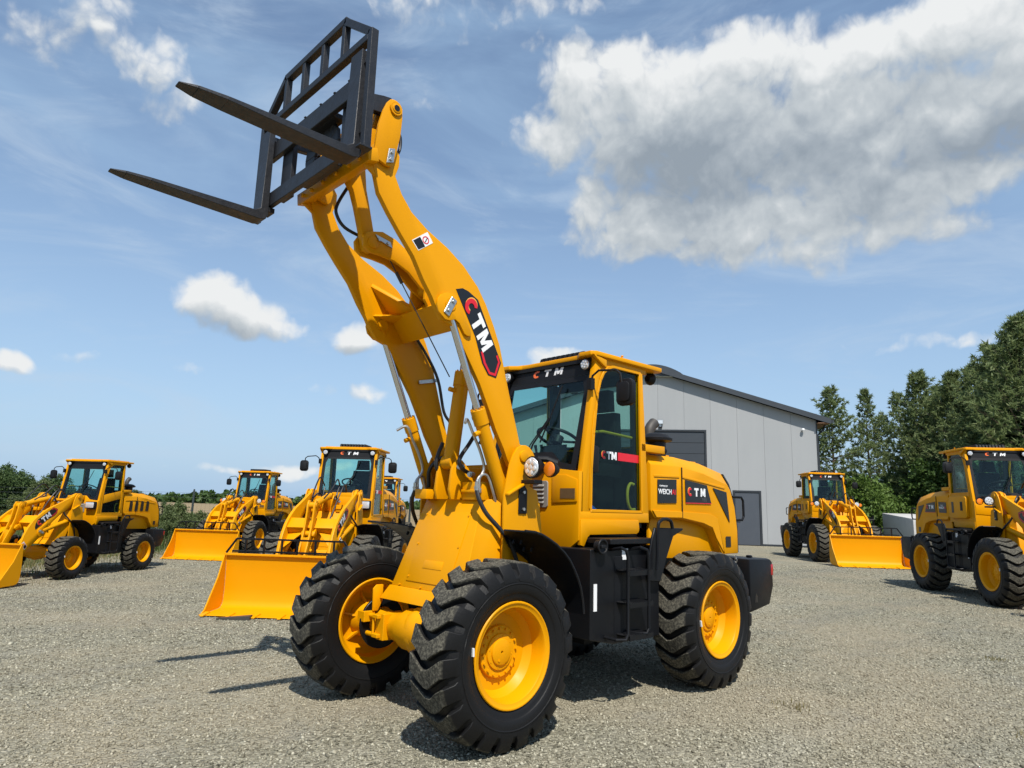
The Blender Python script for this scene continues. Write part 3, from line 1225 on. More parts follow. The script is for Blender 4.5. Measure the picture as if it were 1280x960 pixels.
def rod_cyl(parent, key, a, b, barrel, r, rod, port=True, end_r=None):
    """hydraulic cylinder from pin a to pin b: barrel with its rod as a sub-part"""
    L = (Vector(b) - Vector(a)).length
    m4 = seg_matrix(a, b)

    def br():
        mb = MB()
        mb.rings([((0, 0, .02), r * .9), ((0, 0, .06), r), ((0, 0, barrel - .12), r), ((0, 0, barrel - .12), r * 1.13), ((0, 0, barrel - .004), r * 1.13), ((0, 0, barrel), r * 1.06), ((0, 0, barrel), rod * 1.2)], 24)
        mb.cyl((0, -.06, 0), (0, .06, 0), r * .95)
        for i in range(10):
            t = 2 * math.pi * i / 10
            c = Vector((r * .95 * math.cos(t), r * .95 * math.sin(t), barrel))
            mb.cyl(c, c + Vector((0, 0, .012)), .008, n=6)
        if port:
            mb.cyl((r * .9, 0, barrel - .17), (r * 1.9, 0, barrel - .17), .020, n=10)
        return mb
    o = part('cylinder', key + 'b', br, 'yellow_paint', parent, mat4=m4)

    def rd():
        mb = MB()
        mb.cyl((0, 0, barrel - .02), (0, 0, L - .04), rod, n=20)
        return mb
    part('rod', key + 'r', rd, 'chrome', o)

    def ey():
        mb = MB()
        mb.cyl((0, -.045, L), (0, .045, L), rod * 1.75, n=18)
        mb.cyl((0, 0, L - .09), (0, 0, L - .03), rod * 1.25, n=16)
        return mb
    part('rod_eye', key + 'e', ey, 'yellow_paint', o)
    return o


def hoses(paths, r, n=8):
    mb = MB()
    for p in paths:
        mb.tube(p, r, n, curve=5)
    return mb


# ---- cab


def cab_mb(style):
    mb = MB()
    for s_ in (-1, 1):
        # A pillar, roof rail, rear post, sill
        mb.prism([(-1.131, 1.461), (-1.139, 1.871), (-1.193, 2.181), (-1.277, 2.684), (-1.312, 2.865), (-1.40, 2.865), (-1.362, 2.684), (-1.272, 2.181), (-1.243, 1.871), (-1.238, 1.461)], s_ * .548, s_ * .600)
        mb.prism([(-1.312, 2.865), (-1.30, 2.895), (-2.06, 2.895), (-2.06, 2.845), (-1.56, 2.845), (-1.47, 2.82), (-1.40, 2.765), (-1.362, 2.684), (-1.34, 2.70)], s_ * .552, s_ * .597)
        mb.prism([(-1.955, 2.85), (-2.0, 2.85), (-2.092, 1.449), (-1.985, 1.449)], s_ * .548, s_ * .600)
        mb.prism([(-1.12, 1.449), (-1.12, 1.535), (-2.08, 1.535), (-2.08, 1.449)], s_ * .545, s_ * .602)
        # skirt
        mb.prism([(-1.115, 1.470), (-1.115, 1.262), (-1.16, 1.25), (-1.205, 1.322), (-1.235, 1.345), (-1.885, 1.350), (-1.918, 1.365), (-1.926, 1.395), (-1.915, 1.470)], s_ * .575, s_ * .612)
        # pressed rib on the pillar
        mb.prism([(-1.225, 1.56), (-1.245, 1.56), (-1.275, 2.20), (-1.30, 2.40), (-1.285, 2.40), (-1.255, 2.20)], s_ * .600, s_ * .606)
    # front panel with the raised middle
    mb.prism([(-.60, 1.30), (-.50, 1.23), (.50, 1.23), (.60, 1.30), (.60, 1.868), (.34, 1.895), (.22, 1.99), (-.22, 1.99), (-.34, 1.895), (-.60, 1.868)], -1.150, -1.100, 'x')
    mb.prism([(.30, 1.60), (.585, 1.615), (.585, 1.80), (.46, 1.84), (.30, 1.84)], -1.100, -1.090, 'x')
    mb.prism([(-.30, 1.60), (-.585, 1.615), (-.585, 1.80), (-.46, 1.84), (-.30, 1.84)], -1.100, -1.090, 'x')
    mb.prism([(-.22, 1.88), (.22, 1.88), (.22, 1.985), (-.22, 1.985)], -1.100, -1.02, 'x')
    # rear wall
    mb.box(-2.095, -2.06, -.545, .545, 1.45, 2.16)
    return mb


def cab_inner_mb():
    mb = MB()
    mb.box(-2.05, -1.155, -.544, .544, 1.40, 1.50)
    for s_ in (-1, 1):
        mb.prism([(-1.17, 1.5), (-1.27, 1.5), (-1.285, 2.18), (-1.39, 2.76), (-1.33, 2.86), (-1.21, 2.18)], s_ * .510, s_ * .546)
        mb.prism([(-1.93, 2.84), (-2.05, 2.84), (-2.055, 1.5), (-1.95, 1.5)], s_ * .50, s_ * .546)
    mb.box(-2.055, -1.32, -.545, .545, 2.858, 2.89)
    mb.box(-2.055, -2.02, -.50, .50, 2.76, 2.858)
    mb.box(-2.055, -2.03, -.50, .50, 1.5, 2.14)
    mb.box(-1.30, -1.16, -.50, .50, 1.5, 1.84)
    mb.box(-2.02, -1.31, -.546, -.50, 1.505, 2.0)
    return mb


def roof_mb():
    mb = MB()
    pl = [(-1.245, .46), (-1.235, .60), (-1.29, .635), (-2.27, .635), (-2.30, .60), (-2.30, -.60), (-2.27, -.635), (-1.29, -.635), (-1.235, -.60), (-1.245, -.46), (-1.33, -.36), (-1.33, .36)]
    mb.prism(pl, 2.895, 2.935, 'z')
    top = [(-1.40, .36), (-1.36, .54), (-2.20, .54), (-2.22, .5), (-2.22, -.5), (-2.20, -.54), (-1.36, -.54), (-1.40, -.36)]
    mb.prism(top, 2.935, 2.958, 'z')
    for s_ in (-1, 1):
        mb.prism([(-1.245, 2.905), (-1.43, 2.875), (-1.43, 2.80), (-1.37, 2.83), (-1.30, 2.865)], s_ * .60, s_ * .628)
        mb.cyl((-1.72, s_ * .575, 2.958), (-1.72, s_ * .575, 2.975), .014, n=8)
    return mb


def roof_grille_mb():
    mb = MB()
    mb.box(-2.05, -1.50, -.27, .27, 2.955, 2.972)
    for i in range(9):
        y = -.25 + i * .0625
        mb.prism([(-1.48, 2.96), (-1.50, 3.015), (-1.53, 3.03), (-2.03, 3.03), (-2.06, 3.0), (-2.06, 2.96)], y - .02, y + .02)
    return mb


def windshield_pts(off=0.0):
    def X(z):
        return -1.118 - (z - 1.87) * (.205 / .85) + off
    return X


def windshield_mb():
    mb = MB()
    X = windshield_pts()
    P = [(-.545, 1.875), (-.34, 1.90), (-.22, 1.995), (.22, 1.995), (.34, 1.90), (.545, 1.875), (.545, 2.66), (.50, 2.74), (-.50, 2.74), (-.545, 2.66)]
    mb.prism3([(X(z), y, z) for y, z in P], (-.006, 0, 0))
    return mb


def windshield_band_mb():
    """black printed border of the windscreen and the visor above it"""
    mb = MB()
    X = windshield_pts(.004)

    def pl(P):
        mb.prism3([(X(z), y, z) for y, z in P], (-.003, 0, 0))
    for s_ in (-1, 1):
        pl([(s_ * .545, 1.875), (s_ * .545, 2.66), (s_ * .485, 2.60), (s_ * .485, 1.93)])
        pl([(s_ * .545, 1.875), (s_ * .485, 1.93), (s_ * .36, 1.952), (s_ * .23, 2.05), (s_ * .0, 2.05), (s_ * 0, 1.995), (s_ * .22, 1.995), (s_ * .34, 1.90)])
        pl([(s_ * .545, 2.66), (s_ * .50, 2.74), (0, 2.74), (0, 2.69), (s_ * .45, 2.69), (s_ * .485, 2.60)])
    mb.hexa([(X(2.74), -.545, 2.742), (X(2.74), .545, 2.742), (X(2.74) - .05, .545, 2.742), (X(2.74) - .05, -.545, 2.742),
             (-1.345, -.50, 2.893), (-1.345, .50, 2.893), (-1.42, .50, 2.893), (-1.42, -.50, 2.893)])
    return mb


def wiper_mb():
    mb = MB()
    X = windshield_pts(.03)
    mb.tube([(X(2.0) + .05, .02, 2.0), (X(2.1) + .03, .03, 2.12), (X(2.3), .17, 2.36)], .009, 6)
    mb.tube([(X(2.02) + .05, -.03, 2.0), (X(2.1) + .03, .0, 2.12), (X(2.3), .15, 2.36)], .006, 6)
    mb.tube([(X(2.15) - .01, .07, 2.14), (X(2.3) - .006, .17, 2.38), (X(2.6) - .006, .24, 2.66)], .008, 6)
    mb.box(-1.10, -1.04, -.06, .06, 1.99, 2.03)
    return mb


def door_glass_mb():
    mb = MB()
    mb.prism([(-1.252, 1.545), (-1.258, 1.90), (-1.285, 2.20), (-1.335, 2.56), (-1.375, 2.69), (-1.42, 2.765), (-1.48, 2.815), (-1.56, 2.838), (-1.955, 2.838), (-1.978, 1.545)], .574, .580)
    return mb


def door_frame_mb():
    mb = MB()
    O = [(-1.245, 1.532), (-1.251, 1.90), (-1.278, 2.20), (-1.328, 2.565), (-1.368, 2.70), (-1.416, 2.775), (-1.478, 2.827), (-1.56, 2.850), (-1.968, 2.850), (-1.992, 1.532)]
    I = [(-1.268, 1.556), (-1.273, 1.90), (-1.300, 2.20), (-1.348, 2.56), (-1.387, 2.68), (-1.43, 2.752), (-1.487, 2.800), (-1.56, 2.824), (-1.945, 2.824), (-1.966, 1.556)]
    n = len(O)
    for i in range(n):
        j = (i + 1) % n
        mb.hexa([(O[i][0], .584, O[i][1]), (O[j][0], .584, O[j][1]), (I[j][0], .584, I[j][1]), (I[i][0], .584, I[i][1]),
                 (O[i][0], .606, O[i][1]), (O[j][0], .606, O[j][1]), (I[j][0], .606, I[j][1]), (I[i][0], .606, I[i][1])])
    return mb


def mini_door_panel_mb():
    mb = MB()
    mb.prism([(-1.30, 2.02), (-1.945, 2.14), (-1.955, 1.93), (-1.30, 1.80)], .586, .600)
    return mb


def steering_mb():
    mb = MB()
    c = Vector((-1.42, .06, 2.20))
    ax = Vector((-.45, 0, 1)).normalized()
    a = Vector((0, 1, 0))
    b = ax.cross(a)
    ring = [c + a * (.20 * math.cos(t)) + b * (.20 * math.sin(t)) for t in [2 * math.pi * i / 28 for i in range(29)]]
    mb.tube(ring, .015, 8)
    for t in (.5, 2.6, 4.7):
        mb.tube([c - ax * .03, c + a * (.2 * math.cos(t)) + b * (.2 * math.sin(t))], .012, 6)
    mb.cyl(c - ax * .05, c + ax * .02, .05)
    mb.hexa([(-1.20, -.09, 1.5), (-1.20, .21, 1.5), (-1.36, .21, 1.5), (-1.36, -.09, 1.5), (-1.30, -.05, 2.12), (-1.30, .17, 2.12), (-1.42, .17, 2.14), (-1.42, -.05, 2.14)])
    return mb


def seat_mb():
    mb = MB()
    y = .14
    mb.box(-1.95, -1.50, y - .25, y + .25, 1.86, 1.98)
    mb.hexa([(-1.84, y - .25, 1.96), (-1.84, y + .25, 1.96), (-1.96, y + .25, 1.96), (-1.96, y - .25, 1.96), (-1.90, y - .20, 2.48), (-1.90, y + .20, 2.48), (-2.0, y + .20, 2.48), (-2.0, y - .20, 2.48)])
    mb.hexa([(-1.88, y - .14, 2.50), (-1.88, y + .14, 2.50), (-1.99, y + .14, 2.50), (-1.99, y - .14, 2.50), (-1.91, y - .12, 2.71), (-1.91, y + .12, 2.71), (-2.0, y + .12, 2.71), (-2.0, y - .12, 2.71)])
    mb.box(-1.92, -1.54, y - .18, y + .18, 1.5, 1.86)
    mb.box(-1.82, -1.46, -.36, -.16, 1.5, 2.02)
    for q in (-.22, -.30):
        mb.tube([(-1.52, q, 2.02), (-1.48, q, 2.16)], [.010, .018], 6)
    return mb


def light_mb(c, r, d, ax=(1, 0, 0)):
    """lamp housing; lens is a part of its own"""
    mb = MB()
    c, ax = Vector(c), Vector(ax).normalized()
    mb.rings([(c - ax * d, r * .55), (c - ax * d * .4, r * .95), (c, r * 1.06), (c + ax * .008, r * 1.06), (c + ax * .008, r * .93)], 22)
    return mb


def lens_mb(c, r, ax=(1, 0, 0), studs=True):
    mb = MB()
    c, ax = Vector(c), Vector(ax).normalized()
    mb.rings([(c + ax * .006, r * .92), (c + ax * .014, r * .85), (c + ax * .018, r * .5), (c + ax * .019, r * .05)], 22)
    if studs:
        a = ax.orthogonal().normalized()
        b = ax.cross(a)
        for i in range(7):
            q = c + ax * .012
            if i:
                q = q + a * (.55 * r * math.cos(i * math.pi / 3)) + b * (.55 * r * math.sin(i * math.pi / 3))
            mb.rings([(q, r * .24), (q + ax * .012, r * .20), (q + ax * .014, r * .04)], 10)
    return mb


def mirror_mb(s_):
    mb = MB()
    mb.tube([(-1.245, s_ * .60, 2.62), (-1.235, s_ * .625, 2.70), (-1.24, s_ * .69, 2.742), (-1.25, s_ * .87, 2.725), (-1.25, s_ * .915, 2.69), (-1.255, s_ * .93, 2.60)], .010, 8)
    mb.box(-1.255, -1.205, s_ * .600 - .015, s_ * .600 + .035, 2.58, 2.68)
    return mb


def mirror_head_mb(s_):
    mb = MB()
    P = [(.858, 2.46), (.872, 2.432), (.90, 2.418), (.99, 2.418), (1.018, 2.432), (1.032, 2.46), (1.032, 2.60), (1.018, 2.628), (.99, 2.645), (.90, 2.645), (.872, 2.628), (.858, 2.60)]
    mb.prism([(s_ * a, b) for a, b in P], -1.315, -1.262, 'x')
    P2 = [(.945 + (a - .945) * .72, 2.53 + (b - 2.53) * .75) for a, b in P]
    mb.prism([(s_ * a, b) for a, b in P2], -1.263, -1.242, 'x')
    return mb


# ---- hood and rear


def hood_mb():
    mb = MB()
    ct = [(-2.130, 2.095), (-2.66, 2.100), (-3.13, 2.065), (-3.56, 1.990), (-3.70, 1.875), (-3.81, 1.68), (-3.865, 1.40), (-3.868, 1.135)]     # edge of the top, y .50
    cr = [(-2.150, 1.996), (-2.633, 2.000), (-3.097, 1.952), (-3.555, 1.860), (-3.625, 1.80), (-3.705, 1.62), (-3.750, 1.38), (-3.752, 1.135)]  # crease, y .58
    # side plate polygons (crease down to the lower edge)
    low = [(-3.752, 1.135), (-3.432, 1.132), (-3.30, 1.29), (-3.221, 1.400), (-3.05, 1.445), (-2.663, 1.492), (-2.215, 1.493), (-2.150, 1.56)]
    inner = .44
    for s_ in (-1, 1):
        side = [(p[0], s_ * .58, p[1]) for p in cr] + [(p[0], s_ * .58, p[1]) for p in low[1:]]
        vs = [mb.v(p) for p in side]
        mb.f(vs if s_ > 0 else vs[::-1])
        n = len(cr)
        top = [mb.v((p[0], s_ * .50, p[1])) for p in ct]
        for i in range(n - 1):
            mb.f([vs[i], vs[i + 1], top[i + 1], top[i]])
        # inward return along the lower edge
        lo_in = [mb.v((p[0], s_ * inner, p[1] - .012)) for p in low]
        lv = [vs[n - 1]] + vs[n:]
        for i in range(len(low) - 1):
            mb.f([lv[i], lv[i + 1], lo_in[i + 1], lo_in[i]])
        fr_in = mb.v((-2.150, s_ * inner, 1.996))
        mb.f([vs[0], vs[-1], lo_in[-1], fr_in])
        if s_ > 0:
            TL = top
            VL = vs
        else:
            TRr = top
            VR = vs
    for i in range(len(ct) - 1):
        mb.f([TL[i], TL[i + 1], TRr[i + 1], TRr[i]])
    mb.f([TL[0], TRr[0], VR[0], VL[0]])
    bmesh.ops.remove_doubles(mb.bm, verts=mb.bm.verts[:], dist=1e-5)
    return mb


HOOD_RIBS = [([(-2.165, 1.565), (-2.665, 1.560), (-2.665, 1.500), (-2.225, 1.500)], .592),
             ([(-2.675, 1.560), (-3.20, 1.545), (-3.33, 1.50), (-3.445, 1.145), (-3.45, 1.145), (-3.30, 1.30), (-3.225, 1.408), (-3.05, 1.452), (-2.675, 1.498)], .592),
             ([(-2.20, 1.90), (-2.63, 1.91), (-2.63, 1.888), (-2.20, 1.878)], .588),
             ([(-2.69, 1.91), (-3.16, 1.868), (-3.50, 1.835), (-3.50, 1.812), (-3.16, 1.848), (-2.69, 1.888)], .588)]
HOOD_HINGES = [(-2.28, -2.20, .40, .47, 2.093, 2.115), (-2.70, -2.61, .30, .42, 2.096, 2.122), (-3.20, -3.10, .30, .42, 2.050, 2.088)]


def hood_seam_mb(s_):
    return MB().box(-2.672, -2.666, s_ * .5795, s_ * .5935, 1.498, 1.995)


def hood_recess_shade_mb(s_):
    return MB().prism([(-3.60, 1.205), (-3.50, 1.205), (-3.495, 1.30), (-3.51, 1.315), (-3.60, 1.315)], s_ * .5795, s_ * .5855)  # flat dark plate, the shade of a square hole put into its colour


def rubber_strip_mb(s_):
    """between hood side and tail"""
    P = [(-3.60, 1.98), (-3.72, 1.875), (-3.828, 1.68), (-3.883, 1.40), (-3.886, 1.14)]
    Q = [(-3.60, 1.955), (-3.70, 1.86), (-3.805, 1.675), (-3.862, 1.40), (-3.866, 1.14)]
    return MB().prism(P + Q[::-1], s_ * .46, s_ * .515)


def hood_handle_mb(s_):
    return MB().tube([(-3.70, s_ * .56, 1.735), (-3.82, s_ * .60, 1.735), (-3.86, s_ * .60, 1.70), (-3.865, s_ * .60, 1.53), (-3.83, s_ * .60, 1.49), (-3.74, s_ * .56, 1.485)], .014, 8)


def hood_panel_mb(s_, pts, d=.5855, t=.004):
    return MB().prism(pts, s_ * d, s_ * (d + t))


def lower_side_mb(s_):
    """yellow apron above the rear wheel, set back under the hood"""
    P = [(-2.23, 1.12), (-2.23, 1.40), (-2.26, 1.50), (-3.30, 1.50), (-3.44, 1.14), (-3.36, 1.09)]
    return MB().prism(P, s_ * .47, s_ * .50)


def bracket_mb(s_):
    return MB().box(-2.36, -1.98, s_ * .50, s_ * .60, 2.105, 2.175)


def precleaner_mb():
    mb = MB()
    c = (-2.60, .33, 0)
    mb.lathe([(2.09, .10), (2.25, .10), (2.25, .115), (2.265, .165), (2.29, .168), (2.325, .13), (2.345, .07), (2.35, .01)], 26, c, 'z')
    return mb


def exhaust_mb():
    mb = MB()
    mb.tube([(-2.86, .06, 2.05), (-2.86, .06, 2.36), (-2.89, .06, 2.45), (-2.96, .06, 2.51)], [.055, .055, .058, .060], 16, curve=5)
    return mb


def frame_mb():
    """black rear frame, tank box, articulation joint"""
    mb = MB()
    for s_ in (-1, 1):
        # side box with a rounded lower front
        mb.prism([(-1.02, .55), (-1.31, .495), (-1.95, .50), (-1.95, 1.26), (-1.02, 1.24)], s_ * .42, s_ * .80)
        mb.hexa([(-1.312, s_ * .80, .50), (-1.40, s_ * .83, .50), (-1.40, s_ * .80, .50), (-1.35, s_ * .79, .50),
                 (-1.312, s_ * .80, 1.18), (-1.40, s_ * .83, 1.18), (-1.40, s_ * .80, 1.18), (-1.35, s_ * .79, 1.18)])
        mb.box(-1.93, -1.20, s_ * .42, s_ * .86, 1.278, 1.322)         # deck
        mb.box(-3.75, -1.4, s_ * .30, s_ * .36, .55, 1.10)             # frame rails
        mb.prism([(-1.72, .97), (-1.72, 1.20), (-1.76, 1.33), (-1.80, 1.415), (-2.24, 1.41), (-2.24, 1.392), (-2.085, 1.34), (-1.995, 1.186), (-1.876, .957)], s_ * .846, s_ * .868)   # rear mud panel
    # hinge plates
    for z in (.42, .55, .93, 1.06):
        mb.prism([(-.70, -.20), (-1.05, -.10), (-1.45, -.20), (-1.45, .20), (-1.05, .10), (-.70, .20)], z, z + .03, 'z')
    mb.cyl((-1.07, 0, .40), (-1.07, 0, 1.12), .06)
    mb.box(-1.50, -1.40, -.42, .42, .42, 1.30)
    mb.box(-.80, -.66, -.36, .36, .42, 1.20)
    for y in (.30, .42):
        mb.box(-1.10, -.72, y - .012, y + .012, .40, .56)
        mb.box(-1.10, -.72, y - .012, y + .012, .86, 1.02)
    for z in (.45, .62, .88, 1.0):
        mb.cyl((-.90, .26, z), (-.90, .46, z), .018, n=8)
    mb.cyl((-.92, .36, .40), (-.92, .36, 1.03), .022, n=10)
    mb.box(-1.03, -.80, .22, .46, .395, .41)
    # rear axle
    mb.rings([((-WB, -.64, .6), .12), ((-WB, -.2, .6), .12), ((-WB, -.15, .6), .19), ((-WB, .15, .6), .19), ((-WB, .2, .6), .12), ((-WB, .64, .6), .12)], 20)
    mb.box(-3.70, -2.0, -.40, .40, .85, 1.12)
    mb.box(-2.15, -1.5, -.42, .42, .55, 1.38)
    return mb


def ladder_mb(s_):
    mb = MB()
    y = .94
    for x0, x1, z0 in ((-1.262, -1.318, .56), (-1.52, -1.60, .58)):
        mb.tube([(x0, s_ * .80, 1.235), (x0, s_ * (y - .02), 1.255), (x1 + .02, s_ * y, 1.235), (x1, s_ * y, 1.18), (x1, s_ * y, z0 + .03), (x1 + .03, s_ * y, z0 - .01), (x1 + .1, s_ * (y - .04), z0 - .01), (x1 + .12, s_ * .80, z0)], .0135, 8)
    return mb


def ladder_step_mb(s_, z):
    mb = MB()
    y = .94
    mb.box(-1.665, -1.345, s_ * (y - .15), s_ * y, z, z + .012)
    mb.box(-1.665, -1.345, s_ * (y - .012), s_ * y, z - .025, z)
    for i in range(11):
        x = -1.655 + i * .03
        mb.prism([(x, z + .012), (x + .02, z + .012), (x + .01, z + .022)], s_ * (y - .14), s_ * y)
    return mb


def grab_rail_mb(s_):
    return MB().tube([(-1.78, s_ * .90, 1.06), (-1.79, s_ * .90, 1.20), (-1.80, s_ * .90, 1.42), (-1.83, s_ * .90, 1.47), (-1.90, s_ * .90, 1.49), (-1.99, s_ * .90, 1.475), (-2.02, s_ * .90, 1.41)], .015, 8, curve=3)


def tank_cap_mb(s_):
    mb = MB()
    mb.lathe([(s_ * .80, .05), (s_ * .84, .05), (s_ * .845, .062), (s_ * .865, .062), (s_ * .868, .05), (s_ * .85, .04), (s_ * .85, .01)], 22, (-1.10, 0, 1.265))
    mb.box(-1.13, -1.07, s_ * .84, s_ * .875, 1.255, 1.275)
    return mb


def counterweight_mb():
    mb = MB()
    P = [(-3.68, 1.085), (-4.25, 1.075), (-4.30, 1.045), (-4.312, .79), (-4.10, .60), (-3.68, .545)]
    def ring(y, dx=0, sh=0):
        return [mb.v((p[0] + (dx if p[0] < -4.2 else 0), y, p[1])) for p in P]
    ys = [(-.75, .12), (-.66, .0), (.66, .0), (.75, .12)]
    rs = [ring(y, dx) for y, dx in ys]
    n = len(P)
    for a, b in zip(rs[:-1], rs[1:]):
        for i in range(n):
            j = (i + 1) % n
            mb.f([a[i], a[j], b[j], b[i]])
    mb.f(rs[0][::-1])
    mb.f(rs[-1])
    mb.box(-4.02, -3.86, -.25, .25, 1.08, 1.12)
    for s_ in (-1, 1):
        mb.box(-4.12, -4.06, s_ * .5, s_ * .56, 1.078, 1.105)
    return mb


def cw_hole_mb(s_):
    return MB().prism([(-3.765, .64), (-3.83, .64), (-3.825, .70), (-3.80, .735), (-3.775, .70)], s_ * .7505, s_ * .753)  # dark flat piece painting the shade inside the lifting hole; nothing is cut


def fender_front_mb(s_):
    mb = MB()
    P = [(-.085, 1.398), (-.186, 1.390), (-.255, 1.372), (-.312, 1.348), (-.40, 1.305), (-.487, 1.245), (-.545, 1.192), (-.594, 1.128), (-.640, 1.055), (-.672, .985), (-.695, .895), (-.708, .806)]
    A = [(x, s_ * (.545 + .245 * min(1, max(0, (x + .32) / .235))), z) for x, z in P]
    B = [(x, s_ * 1.0, z) for x, z in P]
    mb.strip(A, B, (.006, 0, -.010))
    # rolled outer lip and stays
    mb.tube([(x, s_ * 1.0, z - .004) for x, z in P], .010, 6)
    mb.strip([(x, s_ * .56, z) for x, z in P[2:]], [(x - .10, s_ * .56, z - .12) for x, z in P[2:]], (0, s_ * .01, 0))
    for x, z in ((-.33, 1.315), (-.44, 1.26)):
        for y in (.64, .72):
            mb.cyl((x, s_ * y, z), (x + .012, s_ * y, z - .03), .011, n=6)
    return mb


def fender_rear_mb(s_):
    mb = MB()
    P = [(-WB + .70, 1.05), (-WB + .62, 1.19), (-WB + .45, 1.30), (-WB + .2, 1.36)]
    mb.strip([(x, s_ * .52, z) for x, z in P], [(x, s_ * .90, z) for x, z in P], (0, 0, -.012))
    return mb


def chain_mb(s_):
    mb = MB()
    for i in range(5):
        z = 1.10 - i * .035
        c = Vector((-3.66 - .006 * i, s_ * .60, z))
        a = Vector((0, 1, 0)) if i % 2 else Vector((1, 0, 0))
        ring = [c + a * (.013 * math.cos(t)) + Vector((0, 0, .022 * math.sin(t))) for t in [2 * math.pi * k / 10 for k in range(11)]]
        mb.tube(ring, .005, 5)
    return mb


# ---- attachments


def coupler_mb():
    """yellow quick coupler"""
    mb = MB()
    P = [(.865, 4.425), (.838, 4.424), (.81, 4.412), (.787, 4.375), (.783, 4.301), (.790, 4.171), (.818, 4.01), (.836, 3.925), (.856, 3.903), (.885, 3.900), (1.0, 3.931), (.975, 4.19), (.945, 4.31), (.915, 4.385), (.892, 4.415)]
    for s_ in (-1, 1):
        mb.prism(P, s_ * .480, s_ * .508)
        mb.prism(P, s_ * .385, s_ * .413)
        mb.cyl((.848, s_ * .37, 4.354), (.848, s_ * .528, 4.354), .036, n=20)
    # lower cross box and mid plate
    mb.prism([(.965, 3.89), (1.05, 3.87), (1.06, 3.96), (.985, 3.99)], -.53, .53)
    mb.prism([(.93, 3.93), (.965, 3.90), (.985, 3.99), (.96, 4.02)], -.385, .385)
    mb.prism([(.90, 4.30), (.93, 4.30), (.945, 4.37), (.90, 4.39)], -.385, .385)
    for y in (-.11, .08):
        mb.prism([(.96, 3.98), (1.01, 3.98), (1.0, 4.22), (.93, 4.27), (.86, 4.24), (.86, 4.16)], y, y + .03)
    for y in (-.42, -.28, -.1, .1, .28, .42):
        mb.cyl((1.05, y, 3.92), (1.075, y, 3.918), .018, n=6)
    for s_ in (-1, 1):
        mb.prism([(.93, 3.80), (1.04, 3.87), (.96, 3.91)], s_ * .44, s_ * .47)
    return mb


def coupler_pin_mb(s_):
    mb = MB()
    if True:
        mb.lathe([(s_ * .510, .052), (s_ * .522, .050), (s_ * .522, .026), (s_ * .510, .026)], 22, (.848, 0, 4.354), closed=True)
    return mb


def coupler_lock_mb(s_):
    mb = MB()
    if True:
        mb.prism([(.885, 4.03), (.835, 4.045), (.842, 3.935), (.90, 3.915)], s_ * .5085, s_ * .520)
        mb.cyl((.862, s_ * .52, 4.005), (.862, s_ * .532, 4.005), .013, n=6)
        mb.cyl((.868, s_ * .52, 3.95), (.868, s_ * .532, 3.95), .013, n=6)
    return mb


def rail(mb, a, b, w=.055, up=(1, 0, 0)):
    mb.bar(a, b, w, w, up)


def carriage_mb():
    mb = MB()
    # two cross bars, four uprights, mid plate with its hole
    mb.prism([(1.195, 4.245), (1.235, 4.245), (1.235, 4.385), (1.195, 4.385)], -.72, .72)
    mb.prism([(1.195, 3.835), (1.235, 3.835), (1.235, 3.955), (1.195, 3.955)], -.72, .72)
    for s_ in (-1, 1):
        mb.box(1.150, 1.193, s_ * .38, s_ * .55, 3.86, 4.38)
        for k in range(3):
            mb.box(1.200, 1.242, s_ * (.12 + .2 * k) - .012, s_ * (.12 + .2 * k) + .012, 4.38, 4.392)
    # ring plate
    n = 16
    hole = [(.10 * math.cos(2 * math.pi * i / n), .075 * math.sin(2 * math.pi * i / n)) for i in range(n)]
    out = []
    for i in range(n):
        t = 2 * math.pi * i / n
        c, s2 = math.cos(t), math.sin(t)
        k = min(.26 / max(abs(c), 1e-6), .16 / max(abs(s2), 1e-6))
        k = min(k, .25)
        out.append((k * c, k * s2))
    for i in range(n):
        j = (i + 1) % n
        q = [(1.12, hole[i][0], 4.10 + hole[i][1]), (1.12, hole[j][0], 4.10 + hole[j][1]), (1.12, out[j][0], 4.10 + out[j][1]), (1.12, out[i][0], 4.10 + out[i][1])]
        mb.hexa(q + [(1.145, p[1], p[2]) for p in q])
    mb.box(1.10, 1.193, -.26, .26, 3.90, 3.945)
    mb.box(1.10, 1.193, -.26, .26, 4.25, 4.29)
    for s_ in (-1, 1):
        mb.prism([(.93, 4.30), (1.19, 4.27), (1.19, 4.37), (.93, 4.44), (.87, 4.45), (.83, 4.42), (.83, 4.36)], s_ * .42, s_ * .475)
    return mb


def guard_mb():
    mb = MB()
    zt, zb = 4.862, 4.565
    x = 1.247
    w = .052
    for s_ in (-1, 1):
        rail(mb, (x, s_ * .455, zt), (x, s_ * .815, 4.590), w)
        rail(mb, (x, s_ * .820, 4.605), (x, s_ * .820, 3.77), w)
        rail(mb, (x, s_ * .795, 4.40), (x, s_ * .72, 4.40), .045)
        rail(mb, (x, s_ * .795, 3.90), (x, s_ * .72, 3.90), .045)
        for y in (.15, .447):
            rail(mb, (x, s_ * y, zb + .028), (x, s_ * y, zt - .024), .045)
        mb.box(x - .03, x + .06, s_ * .80, s_ * .86, 3.752, 3.768)
    rail(mb, (x, -.475, zt), (x, .475, zt), w)
    rail(mb, (x, -.795, zb), (x, .795, zb), w)
    return mb


